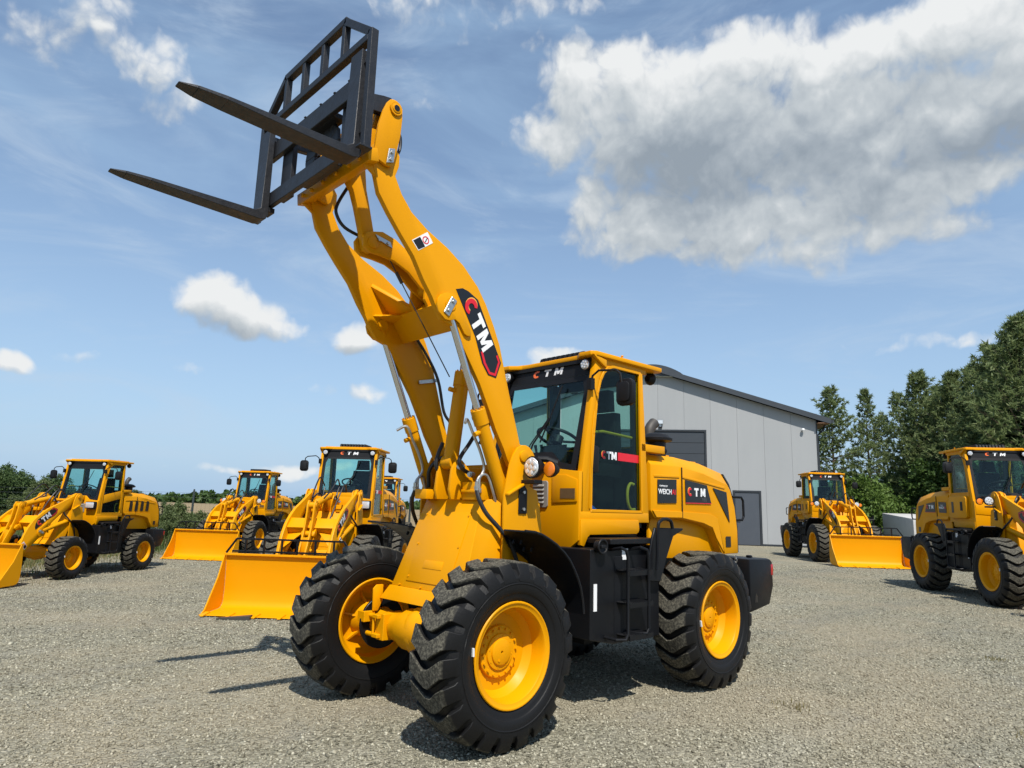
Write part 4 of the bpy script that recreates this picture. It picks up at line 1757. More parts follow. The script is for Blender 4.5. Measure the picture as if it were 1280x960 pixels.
def tine_mb(s_):
    mb = MB()
    y0, y1 = s_ * .62, s_ * .765
    mb.prism([(1.242, 4.475), (1.285, 4.485), (1.300, 3.80), (1.34, 3.772), (1.60, 3.768), (2.082, 3.760), (2.082, 3.735), (1.60, 3.718), (1.30, 3.708), (1.255, 3.72), (1.240, 3.76)], y0, y1)
    # tapering tip
    yc = s_ * .6925
    w0, w1, w2 = .0725 * s_, .058 * s_, .030 * s_
    for xa, xb, wa, wb, za, zb, ta, tb in ((2.08, 2.24, w0, w1, 3.735, 3.738, 3.760, 3.757), (2.24, 2.335, w1, w2, 3.738, 3.742, 3.757, 3.750)):
        mb.hexa([(xa, yc - wa, za), (xa, yc + wa, za), (xb, yc + wb, zb), (xb, yc - wb, zb), (xa, yc - wa, ta), (xa, yc + wa, ta), (xb, yc + wb, tb), (xb, yc - wb, tb)])
    mb.box(1.185, 1.243, y0 + .012 * s_, y1 - .012 * s_, 4.39, 4.43)
    mb.box(1.185, 1.243, y0 + .012 * s_, y1 - .012 * s_, 3.79, 3.83)
    return mb


def bucket_mb(hw=1.06):
    """shell of the bucket; origin at the arm pin, cutting edge ahead, floor on the ground at z=-.43"""
    mb = MB()
    P = [(.84, -.425), (.27, -.400), (.215, -.385), (.175, -.345), (.150, -.28), (.142, -.10), (.150, .10), (.165, .28), (.19, .44)]
    mb.strip([(x, -hw, z) for x, z in P], [(x, hw, z) for x, z in P], (-.012, 0, -.014))
    for s_ in (-1, 1):
        side = [(.83, -.425)] + P[1:] + [(.23, .44), (.38, .10), (.72, -.36)]
        mb.prism(side, s_ * hw, s_ * (hw + .022))
    # lip along the top
    mb.prism([(.17, .43), (.23, .43), (.23, .465), (.17, .465)], -hw - .022, hw + .022)
    # hinge lugs on the back
    for y in (-.46, -.36, .36, .46):
        mb.prism([(.14, -.28), (-.06, -.06), (-.07, .05), (-.08, .36), (-.02, .38), (.135, .20), (.13, 0), (.13, -.15)], y - .015, y + .015)
    return mb


def bucket_edge_mb(hw=1.06):
    mb = MB()
    mb.prism([(.72, -.427), (.87, -.427), (.86, -.418), (.72, -.400)], -hw - .022, hw + .022)
    return mb


def tooth_mb(y):
    return MB().hexa([(.74, y - .04, -.435), (.74, y + .04, -.435), (.94, y + .025, -.428), (.94, y - .025, -.428), (.74, y - .04, -.385), (.74, y + .04, -.385), (.93, y + .025, -.416), (.93, y - .025, -.416)])


def bucket_rail_mb(hw=1.06):
    mb = MB()
    x = .195
    for s_ in (-1, 1):
        mb.bar((x, s_ * (hw - .16), .70), (x, s_ * (hw - .0), .47), .028, .028)
        for y in (.13, .43, .74):
            mb.bar((x, s_ * y, .465), (x, s_ * y, .70), .028, .028)
    mb.bar((x, -hw + .16, .70), (x, hw - .16, .70), .03, .03)
    mb.bar((x, -hw + .1, .50), (x, hw - .1, .50), .028, .028)
    return mb


def rotY(c, deg):
    return Matrix.Translation(c) @ Matrix.Rotation(R(deg), 4, 'Y') @ Matrix.Translation(-Vector(c))


def door_bits(dg, s_, k, style):
    part('door_handle', 'dhand' + k, lambda: MB().prism([(-1.262, 1.875), (-1.36, 1.868), (-1.372, 2.08), (-1.35, 2.10), (-1.275, 2.095), (-1.258, 2.07)], s_ * .58, s_ * .598), 'black_plastic', dg, bevel=.006)
    part('door_grip', 'dgrip' + k, lambda: MB().tube([(-1.93, s_ * .55, 1.79), (-1.90, s_ * .53, 1.80), (-1.86, s_ * .53, 1.74), (-1.86, s_ * .53, 1.64), (-1.90, s_ * .53, 1.57), (-1.945, s_ * .55, 1.565)], .014, 8, curve=3), 'lime_rail', dg)
    part('arm_rail', 'dbar' + k, lambda: MB().tube([(-1.29, s_ * .53, 2.215), (-1.42, s_ * .53, 2.235), (-1.50, s_ * .53, 2.245), (-1.92, s_ * .53, 2.225)], .013, 8), 'lime_rail', dg)
    if style == 'mini':
        part('door_panel', 'dpanel' + k, lambda: mini_door_panel_mb() if s_ > 0 else mini_door_panel_mb().mirror(), 'yellow_paint', dg, bevel=.004)
    else:
        part('door_stripe', 'dstripe' + k, lambda: MB().prism([(-1.648, 1.993), (-1.955, 1.990), (-1.955, 2.062), (-1.648, 2.066)], s_ * .5805, s_ * .5835), 'red_decal', dg)
        oo, ux = ((-1.418, .5815, 1.995), (-1, 0, 0)) if s_ > 0 else ((-1.64, -.5815, 1.995), (1, 0, 0))
        ctm(dg, 'doorctm' + k, oo, ux, (0, 0, 1), (0, s_, 0), .070, slant=0, cw=.9, gap=.08)


def side_window_mb():
    return MB().prism([(-1.262, 2.035), (-1.285, 2.20), (-1.335, 2.56), (-1.375, 2.69), (-1.42, 2.765), (-1.48, 2.815), (-1.56, 2.838), (-1.955, 2.838), (-1.968, 2.035)], -.580, -.574)


def side_frame_mb():
    mb = MB()
    O = [(-1.257, 2.02), (-1.278, 2.20), (-1.328, 2.565), (-1.368, 2.70), (-1.416, 2.775), (-1.478, 2.827), (-1.56, 2.850), (-1.968, 2.850), (-1.984, 2.02)]
    I = [(-1.285, 2.045), (-1.300, 2.20), (-1.348, 2.56), (-1.387, 2.68), (-1.43, 2.752), (-1.487, 2.800), (-1.56, 2.824), (-1.945, 2.824), (-1.958, 2.045)]
    n = len(O)
    for i in range(n):
        j = (i + 1) % n
        mb.hexa([(O[i][0], -.606, O[i][1]), (O[j][0], -.606, O[j][1]), (I[j][0], -.606, I[j][1]), (I[i][0], -.606, I[i][1]),
                 (O[i][0], -.584, O[i][1]), (O[j][0], -.584, O[j][1]), (I[j][0], -.584, I[j][1]), (I[i][0], -.584, I[i][1])])
    return mb


def side_panel_mb():
    mb = MB()
    mb.prism([(-1.24, 1.50), (-1.24, 1.95), (-1.262, 2.03), (-1.985, 2.03), (-2.04, 1.50)], -.598, -.550)
    mb.prism([(-1.30, 1.56), (-1.30, 1.93), (-1.34, 1.97), (-1.95, 1.97), (-2.0, 1.93), (-2.0, 1.56), (-1.96, 1.53), (-1.34, 1.53)], -.660, -.590)
    return mb


def loader(label, loc, yaw, scale, pose, style='main', lamps='round', wheel_r=1.0, group='wheel loaders parked behind the tall one', visible_side=1):
    root = thing('wheel_loader', label, 'wheel loader', loc, yaw, group, scale)
    YP, BP = 'yellow_paint', 'black_paint'
    for x in (0, -WB):
        for s_ in (1, -1):
            wheel(root, x, s_ * TR, wheel_r)
    part('front_axle', 'faxle', front_axle_mb, YP, root, bevel=.004, seg=1)
    for s_ in (1, -1):
        k = str(s_)
        part('brake_disc', 'bdisc' + k, lambda: brake_disc_mb(s_), BP, root, bevel=.003, seg=1)
        part('brake_caliper', 'bcal' + k, lambda: caliper_mb(s_), YP, root, bevel=.003, seg=1)
    ff = part('front_frame', 'tower', tower_mb, YP, root, bevel=.005)
    fc = part('front_cover', 'fcover', front_cover_mb, YP, root, bevel=.006)
    part('access_panel', 'apanel', access_panel_mb, YP, fc, bevel=.004)
    part('panel_bolts', 'abolts', access_bolts_mb, YP, fc)
    part('rear_frame', 'rframe', frame_mb, BP, root, bevel=.006, seg=1)
    tail = (.34, 0, 0) if style == 'mini' else (0, 0, 0)      # the small machine has a shorter tail
    part('counterweight', 'cw', counterweight_mb, BP, root, loc=tail, bevel=.018, seg=2)
    for s_ in (1, -1):
        k = str(s_)
        part('front_mudguard', 'ffend' + k, lambda: fender_front_mb(s_), BP, root)
        part('lifting_hole_shade', 'cwh' + k, lambda: cw_hole_mb(s_), 'dark_decal_hole_shade', root, loc=tail)
        part('tail_lamp', 'tail' + k, lambda: MB().box(-4.205, -4.15, s_ * .72, s_ * .753, .90, 1.02), 'lens_red', root, loc=tail, bevel=.008)
        part('fuel_cap', 'cap' + k, lambda: tank_cap_mb(s_), 'black_plastic', root, bevel=.003, seg=1)
        part('reflector_strip', 'refl' + k, lambda: MB().box(-1.094, -1.056, s_ * .8005, s_ * .806, .765, .972), 'white_decal', root)
        ld = part('ladder', 'ladder' + k, lambda: ladder_mb(s_), BP, root)
        for z in (.558, .808, 1.058):
            part('step', 'step%s%.2f' % (k, z), lambda: ladder_step_mb(s_, z), BP, ld)
        part('grab_rail', 'grail' + k, lambda: grab_rail_mb(s_), BP, root)
        part('chain', 'chain' + k, lambda: chain_mb(s_), 'zinc', root)
        part('data_plate', 'dplate' + k, lambda: MB().box(-1.50, -1.42, s_ * .8005, s_ * .804, 1.15, 1.24), 'white_decal', root)

    # engine hood
    hd = part('engine_hood', 'hood', hood_mb, YP, root, bevel=.010, seg=2)
    for s_ in (1, -1):
        k = str(s_)
        n = (0, s_, 0)
        for q, (pl, yo) in enumerate(HOOD_RIBS):
            part('hood_rib', 'hrib%s%d' % (k, q), lambda: MB().prism(pl, s_ * .579, s_ * yo), YP, hd, bevel=.003, seg=1)
        for q, h_ in enumerate(HOOD_HINGES):
            part('hood_hinge', 'hhin%s%d' % (k, q), lambda: MB().box(h_[0], h_[1], s_ * h_[2], s_ * h_[3], h_[4], h_[5]), YP, hd, bevel=.003, seg=1)
        part('hood_seam', 'hseam' + k, lambda: hood_seam_mb(s_), 'dark_decal_hole_shade', hd)
        part('hood_recess_shade', 'hrec' + k, lambda: hood_recess_shade_mb(s_), 'dark_decal_hole_shade', hd)
        part('rubber_strip', 'hstrip' + k, lambda: rubber_strip_mb(s_), 'dark_decal_hole_shade', hd)
        part('tail_grip', 'hgrip' + k, lambda: hood_handle_mb(s_), BP, hd)
        part('lower_side_panel', 'hlow' + k, lambda: lower_side_mb(s_), YP, root, bevel=.004)
        bk = part('filter_bracket', 'brk' + k, lambda: bracket_mb(s_), YP, root, bevel=.004)
        part('bracket_end', 'brke' + k, lambda: MB().cyl((-2.36, s_ * .55, 2.14), (-2.42, s_ * .55, 2.14), .035), 'black_plastic', bk)
        if style == 'mini':
            for q in range(4):
                x = -2.36 - .24 * q
                part('hood_slot', 'slot%s%d' % (k, q), lambda: hood_panel_mb(s_, [(x, 1.62), (x - .02, 1.86), (x - .035, 1.885), (x - .12, 1.87), (x - .135, 1.84), (x - .13, 1.63), (x - .115, 1.60), (x - .02, 1.60)]), 'dark_decal_hole_shade', hd)
            continue
        part('engine_plate', 'pan1' + k, lambda: hood_panel_mb(s_, [(-2.252, 1.856), (-2.572, 1.870), (-2.568, 1.642), (-2.250, 1.634)]), 'dark_decal_hole_shade', hd)
        part('name_plate', 'pan2' + k, lambda: hood_panel_mb(s_, [(-2.728, 1.873), (-3.133, 1.836), (-3.214, 1.652), (-2.734, 1.647)]), 'dark_decal_hole_shade', hd)
        part('plate_border', 'pan2r' + k, lambda: hood_panel_mb(s_, [(-2.733, 1.650), (-3.212, 1.655), (-3.2145, 1.6475), (-2.733, 1.6425)], .5865), 'red_decal', hd)
        part('tail_vent', 'pan3' + k, lambda: hood_panel_mb(s_, [(-3.252, 1.816), (-3.527, 1.780), (-3.581, 1.459)]), 'dark_decal_hole_shade', hd)
        if s_ > 0:
            o1, o2, ux = (-2.770, .590, 1.716), (-2.262, .590, 1.722), (-1, 0, 0)
            o3, o4 = (-3.03, .590, 1.668), (-2.28, .590, 1.79)
        else:
            o1, o2, ux = (-3.13, -.590, 1.722), (-2.555, -.590, 1.722), (1, 0, 0)
            o3, o4 = (-3.16, -.590, 1.668), (-2.50, -.590, 1.79)
        ctm(hd, 'hoodctm' + k, o1, ux, (0, 0, 1), n, .084, slant=0, cw=.92, gap=.48)
        place_text('letter', 'weich' + k, 'WEICH', .050, 'white_decal', o2, ux, (0, 0, 1), n, hd, sx=1.0, offset=.022)
        wx = Vector(o2) + Vector(ux) * .228
        place_text('letter', 'weichai' + k, 'AI', .050, 'red_decal', wx, ux, (0, 0, 1), n, hd, sx=1.0, offset=.022)
        place_text('letter', 'poweredby' + k, 'POWERED BY', .016, 'white_decal', o4, ux, (0, 0, 1), n, hd, offset=.01)
        place_text('letter', 'n930' + k, '930', .036, 'grey_decal', o3, ux, (0, 0, 1), n, hd, sx=1.2, offset=.03)
    part('air_precleaner', 'precl', precleaner_mb, 'black_plastic', root)
    part('exhaust_pipe', 'exh', exhaust_mb, 'weathered_steel', root)

    # cab
    cab = part('cab', 'cab' + ('m' if style == 'mini' else ''), lambda: cab_mb(style), YP, root, bevel=.006, seg=2)
    part('cab_lining', 'cabin', cab_inner_mb, 'black_plastic', cab)
    rf = part('cab_roof', 'roof', roof_mb, YP, root, bevel=.008, seg=2)
    if style != 'mini':
        part('roof_grille', 'rgrille', roof_grille_mb, 'black_plastic', rf)
    ws = part('windscreen', 'ws', windshield_mb, 'cab_glass', root)
    part('screen_border', 'wsb', windshield_band_mb, 'black_plastic', ws)
    if style != 'mini':
        X = windshield_pts()
        up = Vector((-.0163, 0, .151)).normalized()
        ctm(ws, 'wsctm', (X(2.74) - .0025, -.205, 2.785), (0, 1, 0), up, Vector((.151, 0, .0163)), .070, slant=.25, cw=1.25, colors=('orange_decal', 'white_decal', 'white_decal'), shadow=None, gap=.75)
    part('wiper', 'wiper', wiper_mb, 'black_plastic', root)
    part('rear_window', 'rw', lambda: MB().box(-2.072, -2.066, -.50, .50, 2.14, 2.78), 'cab_glass', root)
    for s_ in (1, -1):
        k = str(s_)
        part('corner_window', 'qw' + k, lambda: MB().prism([(-2.0, 2.85), (-2.07, 2.85), (-2.09, 2.17), (-2.04, 2.17)], s_ * .545, s_ * .552), 'cab_glass', root)
        if s_ < 0 and style != 'mini':
            wn = part('side_window', 'sglass', side_window_mb, 'door_glass', root)
            part('window_frame', 'sframe', side_frame_mb, YP, wn, bevel=.003, seg=1)
            sp = part('side_panel', 'spanel', side_panel_mb, YP, root, bevel=.012, seg=2)
            part('panel_vent', 'spv', lambda: MB().box(-1.86, -1.78, -.665, -.659, 1.64, 1.86), 'dark_decal_hole_shade', sp)
            part('panel_latch', 'spl', lambda: MB().box(-1.52, -1.43, -.666, -.659, 1.68, 1.86), 'black_plastic', sp, bevel=.008, seg=1)
        else:
            dg = part('door', 'dglass' + k, lambda: door_glass_mb() if s_ > 0 else door_glass_mb().mirror(), 'door_glass', root)
            part('door_frame', 'dframe' + k, lambda: door_frame_mb() if s_ > 0 else door_frame_mb().mirror(), YP, dg, bevel=.003, seg=1)
            door_bits(dg, s_, k, style)
        wl = part('work_light', 'wl' + k, lambda: light_mb((-1.285, s_ * .505, 2.824), .052, .06), 'black_plastic', root)
        part('lens', 'wll' + k, lambda: lens_mb((-1.279, s_ * .505, 2.824), .050), 'lens_white', wl)
        rl = part('rear_work_light', 'rwl' + k, lambda: light_mb((-2.27, s_ * .50, 2.842), .058, .05, (-1, 0, 0)), 'black_plastic', root)
        mr = part('side_mirror', 'mir' + k, lambda: mirror_mb(s_), 'black_plastic', root)
        part('mirror_head', 'mirh' + k, lambda: mirror_head_mb(s_), 'black_plastic', mr, bevel=.010)
        # headlamp on a bracket from the front frame
        if lamps == 'round':
            br = part('lamp_bracket', 'lbr' + k, lambda: MB().prism([(-.455, 1.505), (-.545, 1.505), (-.545, 1.69), (-.50, 1.74), (-.455, 1.70)], s_ * .541, s_ * .552).box(-.56, -.47, s_ * .55, s_ * .70, 1.735, 1.765), BP, root, bevel=.004, seg=1)
            part('bolt', 'lbb' + k, lambda: MB().cyl((-.50, s_ * .552, 1.67), (-.50, s_ * .566, 1.67), .013, n=6).cyl((-.50, s_ * .552, 1.54), (-.50, s_ * .566, 1.54), .013, n=6), 'zinc', br)
            hl = part('headlamp', 'hl' + k, lambda: light_mb((-.50, s_ * .645, 1.862), .082, .10).tube([(-.56, s_ * .645, 1.93), (-.60, s_ * .70, 1.93), (-.66, s_ * .76, 1.90)], .025, 8), 'black_plastic', root)
            part('lens', 'hll' + k, lambda: lens_mb((-.494, s_ * .645, 1.862), .082), 'lens_white', hl)
            ts = part('turn_signal', 'ts' + k, lambda: light_mb((-.565, s_ * .775, 1.848), .060, .07), 'black_plastic', root)
            part('lens', 'tsl' + k, lambda: lens_mb((-.559, s_ * .775, 1.848), .062, studs=False), 'lens_amber', ts)
        else:
            hl = part('headlamp', 'hlr' + k, lambda: MB().box(-1.09, -.98, s_ * .34, s_ * .60, 1.66, 1.84), 'black_plastic', root, bevel=.02)
            part('lens', 'hlrl' + k, lambda: MB().box(-.99, -.965, s_ * .36, s_ * .585, 1.68, 1.82), 'lens_white', hl, bevel=.02)
    part('seat', 'seat', seat_mb, 'seat_vinyl', root, bevel=.03, seg=2)
    part('steering_wheel', 'steer', steering_mb, 'black_plastic', root)
    part('vent_grille', 'vent', lambda: vent_mb(), 'grey_plastic', root, bevel=.003, seg=1)
    part('type_plate', 'tplate', lambda: MB().box(-1.091, -1.086, .40, .565, 1.64, 1.725), 'brown_plate', root)

    # lifting gear
    if pose == 'up':
        MA = Matrix.Identity(4)
        MR = Matrix.Identity(4)
        kp = 'U'
    else:
        MA = rotY(ARM_A, 94)
        kp = 'D'
        P2 = MA @ ROCK_P
        MR = Matrix.Translation(P2) @ Matrix.Rotation(R(88), 4, 'Y') @ Matrix.Translation(-ROCK_P)
    Bp = MA @ ARM_B
    for s_ in (1, -1):
        k = str(s_)
        am = part('lift_arm', 'arm' + k, lambda: lift_arm_mb(s_), YP, root, mat4=MA, bevel=.006, seg=2)
        part('doubler_plate', 'dbl' + k, lambda: arm_doubler_mb(s_), YP, am, bevel=.004)
        part('pin_lock', 'plock' + k, lambda: pin_lock_mb(s_), 'zinc', am, bevel=.002, seg=1)
        part('arm_decal', 'adec' + k, lambda: arm_decal_mb(s_, .4755, .0025), 'dark_decal_hole_shade', am)
        part('decal_arrow', 'adar' + k, lambda: arm_decal_arrow_mb(s_), 'red_decal', am)
        # the letters run down along the arm
        ux = Vector((-.36, 0, -.57)).normalized()
        uy = Vector((ux.z * -1, 0, ux.x)) * -1
        uy = Vector((-.57, 0, .36)).normalized() if s_ > 0 else Vector((.57, 0, -.36)).normalized()
        if s_ > 0:
            org = Vector((.128, .4785, 3.072))
            uy = Vector((-.57, 0, .36)).normalized()
            # text reads downwards: its up side points to the rear edge of the arm
            ctm(am, 'armctm' + k, org, ux, uy, (0, 1, 0), .132, slant=-.12, cw=.90, gap=.14)
            part('warning_label', 'wlab' + k, lambda: MB().prism([(.621, 3.433), (.488, 3.536), (.434, 3.466), (.56, 3.37)], .475, .477), 'white_decal', am)
            part('label_print', 'wlab1' + k, lambda: MB().prism([(.611, 3.433), (.552, 3.479), (.503, 3.418), (.560, 3.378)], .477, .4782), 'dark_decal_hole_shade', am)
            part('label_sign', 'wlab2' + k, lambda: ring_mb((.500, 3.468), .030, .022, .477), 'red_decal', am)
            part('label_figure', 'wlab3' + k, lambda: MB().prism([(.508, 3.452), (.492, 3.488), (.486, 3.484), (.502, 3.449)], .477, .4782), 'dark_decal_hole_shade', am)
        else:
            ctm(am, 'armctm' + k, Vector((-.215, -.4785, 2.66)), -ux, (Vector((-.57, 0, .36))).normalized(), (0, -1, 0), .118, slant=.12, cw=.95, gap=.16)
        cyl_a = Vector((-.475, s_ * .457, 1.40))
        cyl_b = MA @ Vector((.258, s_ * .457, 3.029))
        rod_cyl(root, 'lift' + kp + k, cyl_a, cyl_b, .965, .052, .028)
    part('cross_beam', 'cross', crossbeam_mb, YP, root, mat4=MA, bevel=.005)
    rk = part('rocker', 'rock', rocker_mb, YP, root, mat4=MR, bevel=.005)
    part('pin_lock', 'rlock', rocker_lock_mb, 'zinc', rk, bevel=.002, seg=1)
    rod_cyl(root, 'tilt' + kp, (-.20, 0, 1.90), MR @ ROCK_R, .76, .062, .032, end_r=.05)
    rf_ = MR @ ROCK_F
    lt = LINK_TOP if pose == 'up' else Bp + Vector((-.03, 0, .33))
    if pose == 'up':
        part('coupler_link', 'link', coupler_link_mb, YP, root, mat4=seg_matrix(rf_, lt), bevel=.005)
    else:
        part('coupler_link', 'linkd', lambda: MB().prism([(-.05, -.05), (.05, -.05), (.05, .5), (-.05, .5)], -.04, .04), YP, root, mat4=seg_matrix(rf_, lt), bevel=.005)
    # hydraulics at the foot of the arms
    low = [[(-.19, -.10, 2.06), (-.15, -.10, 1.97), (-.131, -.10, 1.87), (-.19, -.10, 1.80), (-.26, -.10, 1.76)],
           [(-.33, .15, 2.14), (-.26, .15, 2.04), (-.19, .15, 1.95), (-.17, .15, 1.89), (-.22, .15, 1.835), (-.32, .15, 1.80)],
           [(-.40, -.30, 1.75), (-.36, -.2, 1.90), (-.30, -.25, 1.95), (-.24, -.33, 1.85), (-.26, -.36, 1.70)]]
    for s_ in (1, -1):
        low.append([(-.150, s_ * .40, 1.672), (-.150, s_ * .435, 1.60), (-.190, s_ * .475, 1.50), (-.285, s_ * .530, 1.385), (-.365, s_ * .565, 1.28), (-.42, s_ * .59, 1.12), (-.50, s_ * .575, .85)])
    for q, pth in enumerate(low):
        part('hydraulic_hose', 'hosesL%d' % q, lambda: hoses([pth], .017), 'hose_rubber', root)
    fit_ = []
    for s_ in (1, -1):
        fit_.append([(-.151, s_ * .40, 1.672), (-.147, s_ * .40, 1.735)])
        fit_.append([(-.172, s_ * .40, 1.655), (-.168, s_ * .40, 1.72)])

    def fitting(a, b):
        mb = MB()
        mb.rings([(a, .020), (Vector(a).lerp(Vector(b), .5), .020), (Vector(a).lerp(Vector(b), .5), .015), (b, .015)], 10)
        mb.cyl(Vector(a).lerp(Vector(b), .3), Vector(a).lerp(Vector(b), .45), .024, n=6)
        return mb
    for q, (a, b) in enumerate(fit_):
        part('hose_fitting', 'hfit%d' % q, lambda: fitting(a, b), 'zinc', root)
    for q, c in enumerate(((-.24, .11, 1.86), (-.30, .17, 1.80), (-.26, -.14, 1.83))):
        part('hose_union', 'huni%d' % q, lambda: MB().cyl(c, Vector(c) + Vector((.05, .02, 0)), .024, n=6).cyl(c, Vector(c) + Vector((.07, .03, 0)), .015, n=8), 'zinc', root)
    if pose == 'up':
        pipes = []
        for s_ in (1, -1):
            yy = s_ * .40
            pipes.append([(.035, s_ * .455, 2.165), (-.03, yy, 2.20), (-.10, yy, 2.085), (-.165, yy, 1.98), (-.215, yy, 1.86), (-.20, yy, 1.80), (-.165, yy, 1.765), (-.150, yy, 1.735)])
            pipes.append([(-.170, yy, 1.72), (-.175, yy, 1.77), (-.205, yy + s_ * .01, 1.795), (-.245, yy + s_ * .02, 1.775), (-.275, yy + s_ * .03, 1.70), (-.36, yy + s_ * .03, 1.50), (-.40, yy + s_ * .03, 1.42)])
        for q, pth in enumerate(pipes):
            part('steel_pipe', 'pipesU%d' % q, lambda: hoses([pth], .0115), 'zinc', root)
        for q, pth in enumerate([
            [(.80, -.06, 4.06), (.88, -.06, 3.92), (.95, -.06, 3.76), (.945, -.06, 3.68), (.87, -.06, 3.605), (.70, -.06, 3.57)],
            [(.74, .36, 4.30), (.70, .36, 4.25), (.700, .36, 4.15), (.745, .36, 4.07)],
            [(.28, -.40, 3.30), (.0, -.40, 3.05), (-.187, -.40, 2.86), (-.318, -.38, 2.643), (-.40, -.38, 2.367), (-.476, -.36, 2.25), (-.45, -.30, 2.05)],
            [(-.33, .30, 2.75), (-.30, .30, 2.55), (-.33, .28, 2.35), (-.38, .25, 2.2), (-.33, .2, 2.05)]]):
            part('arm_hose', 'hosesU%d' % q, lambda: hoses([pth], .013), 'hose_rubber', root)
        part('indicator_rod', 'irod', lambda: MB().tube([(.50, .0, 3.445), (.42, .0, 3.34), (.25, .0, 3.12), (-.15, .0, 2.60)], .005, 6).cyl((.43, 0, 3.354), (.37, 0, 3.276), .014, n=8), 'weathered_steel', root)
        part('hose_clamp', 'hclamp', lambda: MB().bar((-.14, -.415, 2.60), (-.335, -.415, 2.645), .012, .03), 'zinc', root)
        cp = part('quick_coupler', 'coupler', coupler_mb, YP, root, bevel=.006)
        for s_ in (1, -1):
            part('coupler_pin', 'cpin%d' % s_, lambda: coupler_pin_mb(s_), 'yellow_paint', cp)
        for s_ in (1, -1):
            part('pin_hole_shade', 'cph%d' % s_, lambda: MB().cyl((.848, s_ * .5285, 4.354), (.848, s_ * .5305, 4.354), .023, n=16), 'dark_decal_hole_shade', cp)  # dark disc on the solid pin, painted as the shade of its bore
            part('pin_lock', 'clock%d' % s_, lambda: coupler_lock_mb(s_), 'zinc', cp, bevel=.002, seg=1)
        ca = part('fork_carriage', 'carriage', carriage_mb, 'fork_steel', root, bevel=.004, seg=1)
        part('load_guard', 'guard', guard_mb, 'fork_steel', ca, bevel=.003, seg=1)
        for s_ in (1, -1):
            part('fork_tine', 'tine%d' % s_, lambda: tine_mb(s_), 'fork_steel', ca, bevel=.003, seg=1)
    else:
        b = part('bucket', 'bucket', bucket_mb, YP, root, mat4=Matrix.Translation(Bp), bevel=.004, seg=1)
        part('cutting_edge', 'bedge', bucket_edge_mb, YP, b, bevel=.003, seg=1)
        for y in (-1.0, -.6, -.2, .2, .6, 1.0):
            part('tooth', 'tooth%.1f' % y, lambda: tooth_mb(y), YP, b)
        if style != 'mini':
            part('load_rail', 'brail', bucket_rail_mb, BP, b)
        for q, pth in enumerate([
            [(-.33, .15, 2.1), (-.1, .17, 2.22), (.15, .15, 2.02), (.4, .1, 1.85)], [(-.33, -.15, 2.1), (-.1, -.17, 2.25), (.2, -.15, 2.05), (.45, -.1, 1.86)],
            [(-.3, .3, 2.0), (-.05, .33, 2.12), (.15, .3, 1.9), (.3, .25, 1.6), (.5, .2, 1.3)]]):
            part('arm_hose', 'hosesD%d' % q, lambda: hoses([pth], .014), 'hose_rubber', root)
    return root


def vent_mb():
    mb = MB()
    mb.prism([(.07, 1.575), (.085, 1.56), (.235, 1.56), (.25, 1.575), (.25, 1.775), (.235, 1.79), (.085, 1.79), (.07, 1.775)], -1.100, -1.086, 'x')
    for i in range(5):
        z = 1.595 + i * .036
        mb.prism([(-1.088, z), (-1.070, z - .002), (-1.070, z + .010), (-1.088, z + .022)], .085, .21)
    return mb


def ring_mb(c, r0, r1, y):
    mb = MB()
    n = 18
    for i in range(n):
        a, b = 2 * math.pi * i / n, 2 * math.pi * (i + 1) / n
        q = [(c[0] + r * math.cos(t), y, c[1] + r * math.sin(t)) for r, t in ((r0, a), (r0, b), (r1, b), (r1, a))]
        mb.hexa(q + [(p[0], y + .0013, p[2]) for p in q])
    return mb

# ------------------------------------------------------------------ ground
def sheet(name, pts, z, mat, sub=0):
    bm = bmesh.new()
    vs = [bm.verts.new((p[0], p[1], z)) for p in pts]
    bm.faces.new(vs)
    bmesh.ops.recalc_face_normals(bm, faces=bm.faces[:])
    if bm.faces[0].normal.z < 0:
        bmesh.ops.reverse_faces(bm, faces=bm.faces[:])
    me = bpy.data.meshes.new(name)
    bm.to_mesh(me)
    bm.free()
    me.materials.append(MATS[mat])
    return kind(link(name, me), 'structure')


def wobble(pts, step, amp, seed):
    rnd = random.Random(seed)
    out = []
    for i in range(len(pts)):
        a, b = Vector(pts[i]), Vector(pts[(i + 1) % len(pts)])
        n = max(1, int((b - a).length / step))
        for k in range(n):
            p = a.lerp(b, k / n)
            out.append((p.x + rnd.uniform(-amp, amp), p.y + rnd.uniform(-amp, amp)))
    return out


def build_ground():
    big = 6000
    sheet('ground', [(-big, -big), (big, -big), (big, big), (-big, big)], -.012, 'meadow')
    edge = [(-60, -40), (-30, 6), (-11.4, 9.5), (-10.3, 11.2), (-10.6, 14), (-11.0, 17.5), (-10.6, 19.6), (-9.0, 21.5), (-6, 23.5), (-3, 26), (0, 30), (3, 34.5), (10, 36.5), (14, 36), (18, 34), (24, 30), (40, 26), (60, -40)]
    pts = [G(s_, d) for s_, d in wobble(edge, .5, .16, 3)]
    sheet('gravel_yard', pts, 0.0, 'gravel_ground')
    fld = [(-160, 46), (-30, 44), (-10, 47), (0, 52), (2, 120), (30, 250), (-160, 262)]
    sheet('crop_field', [G(s_, d) for s_, d in wobble(fld, 4, .8, 5)], -.008, 'crop')


build_ground()


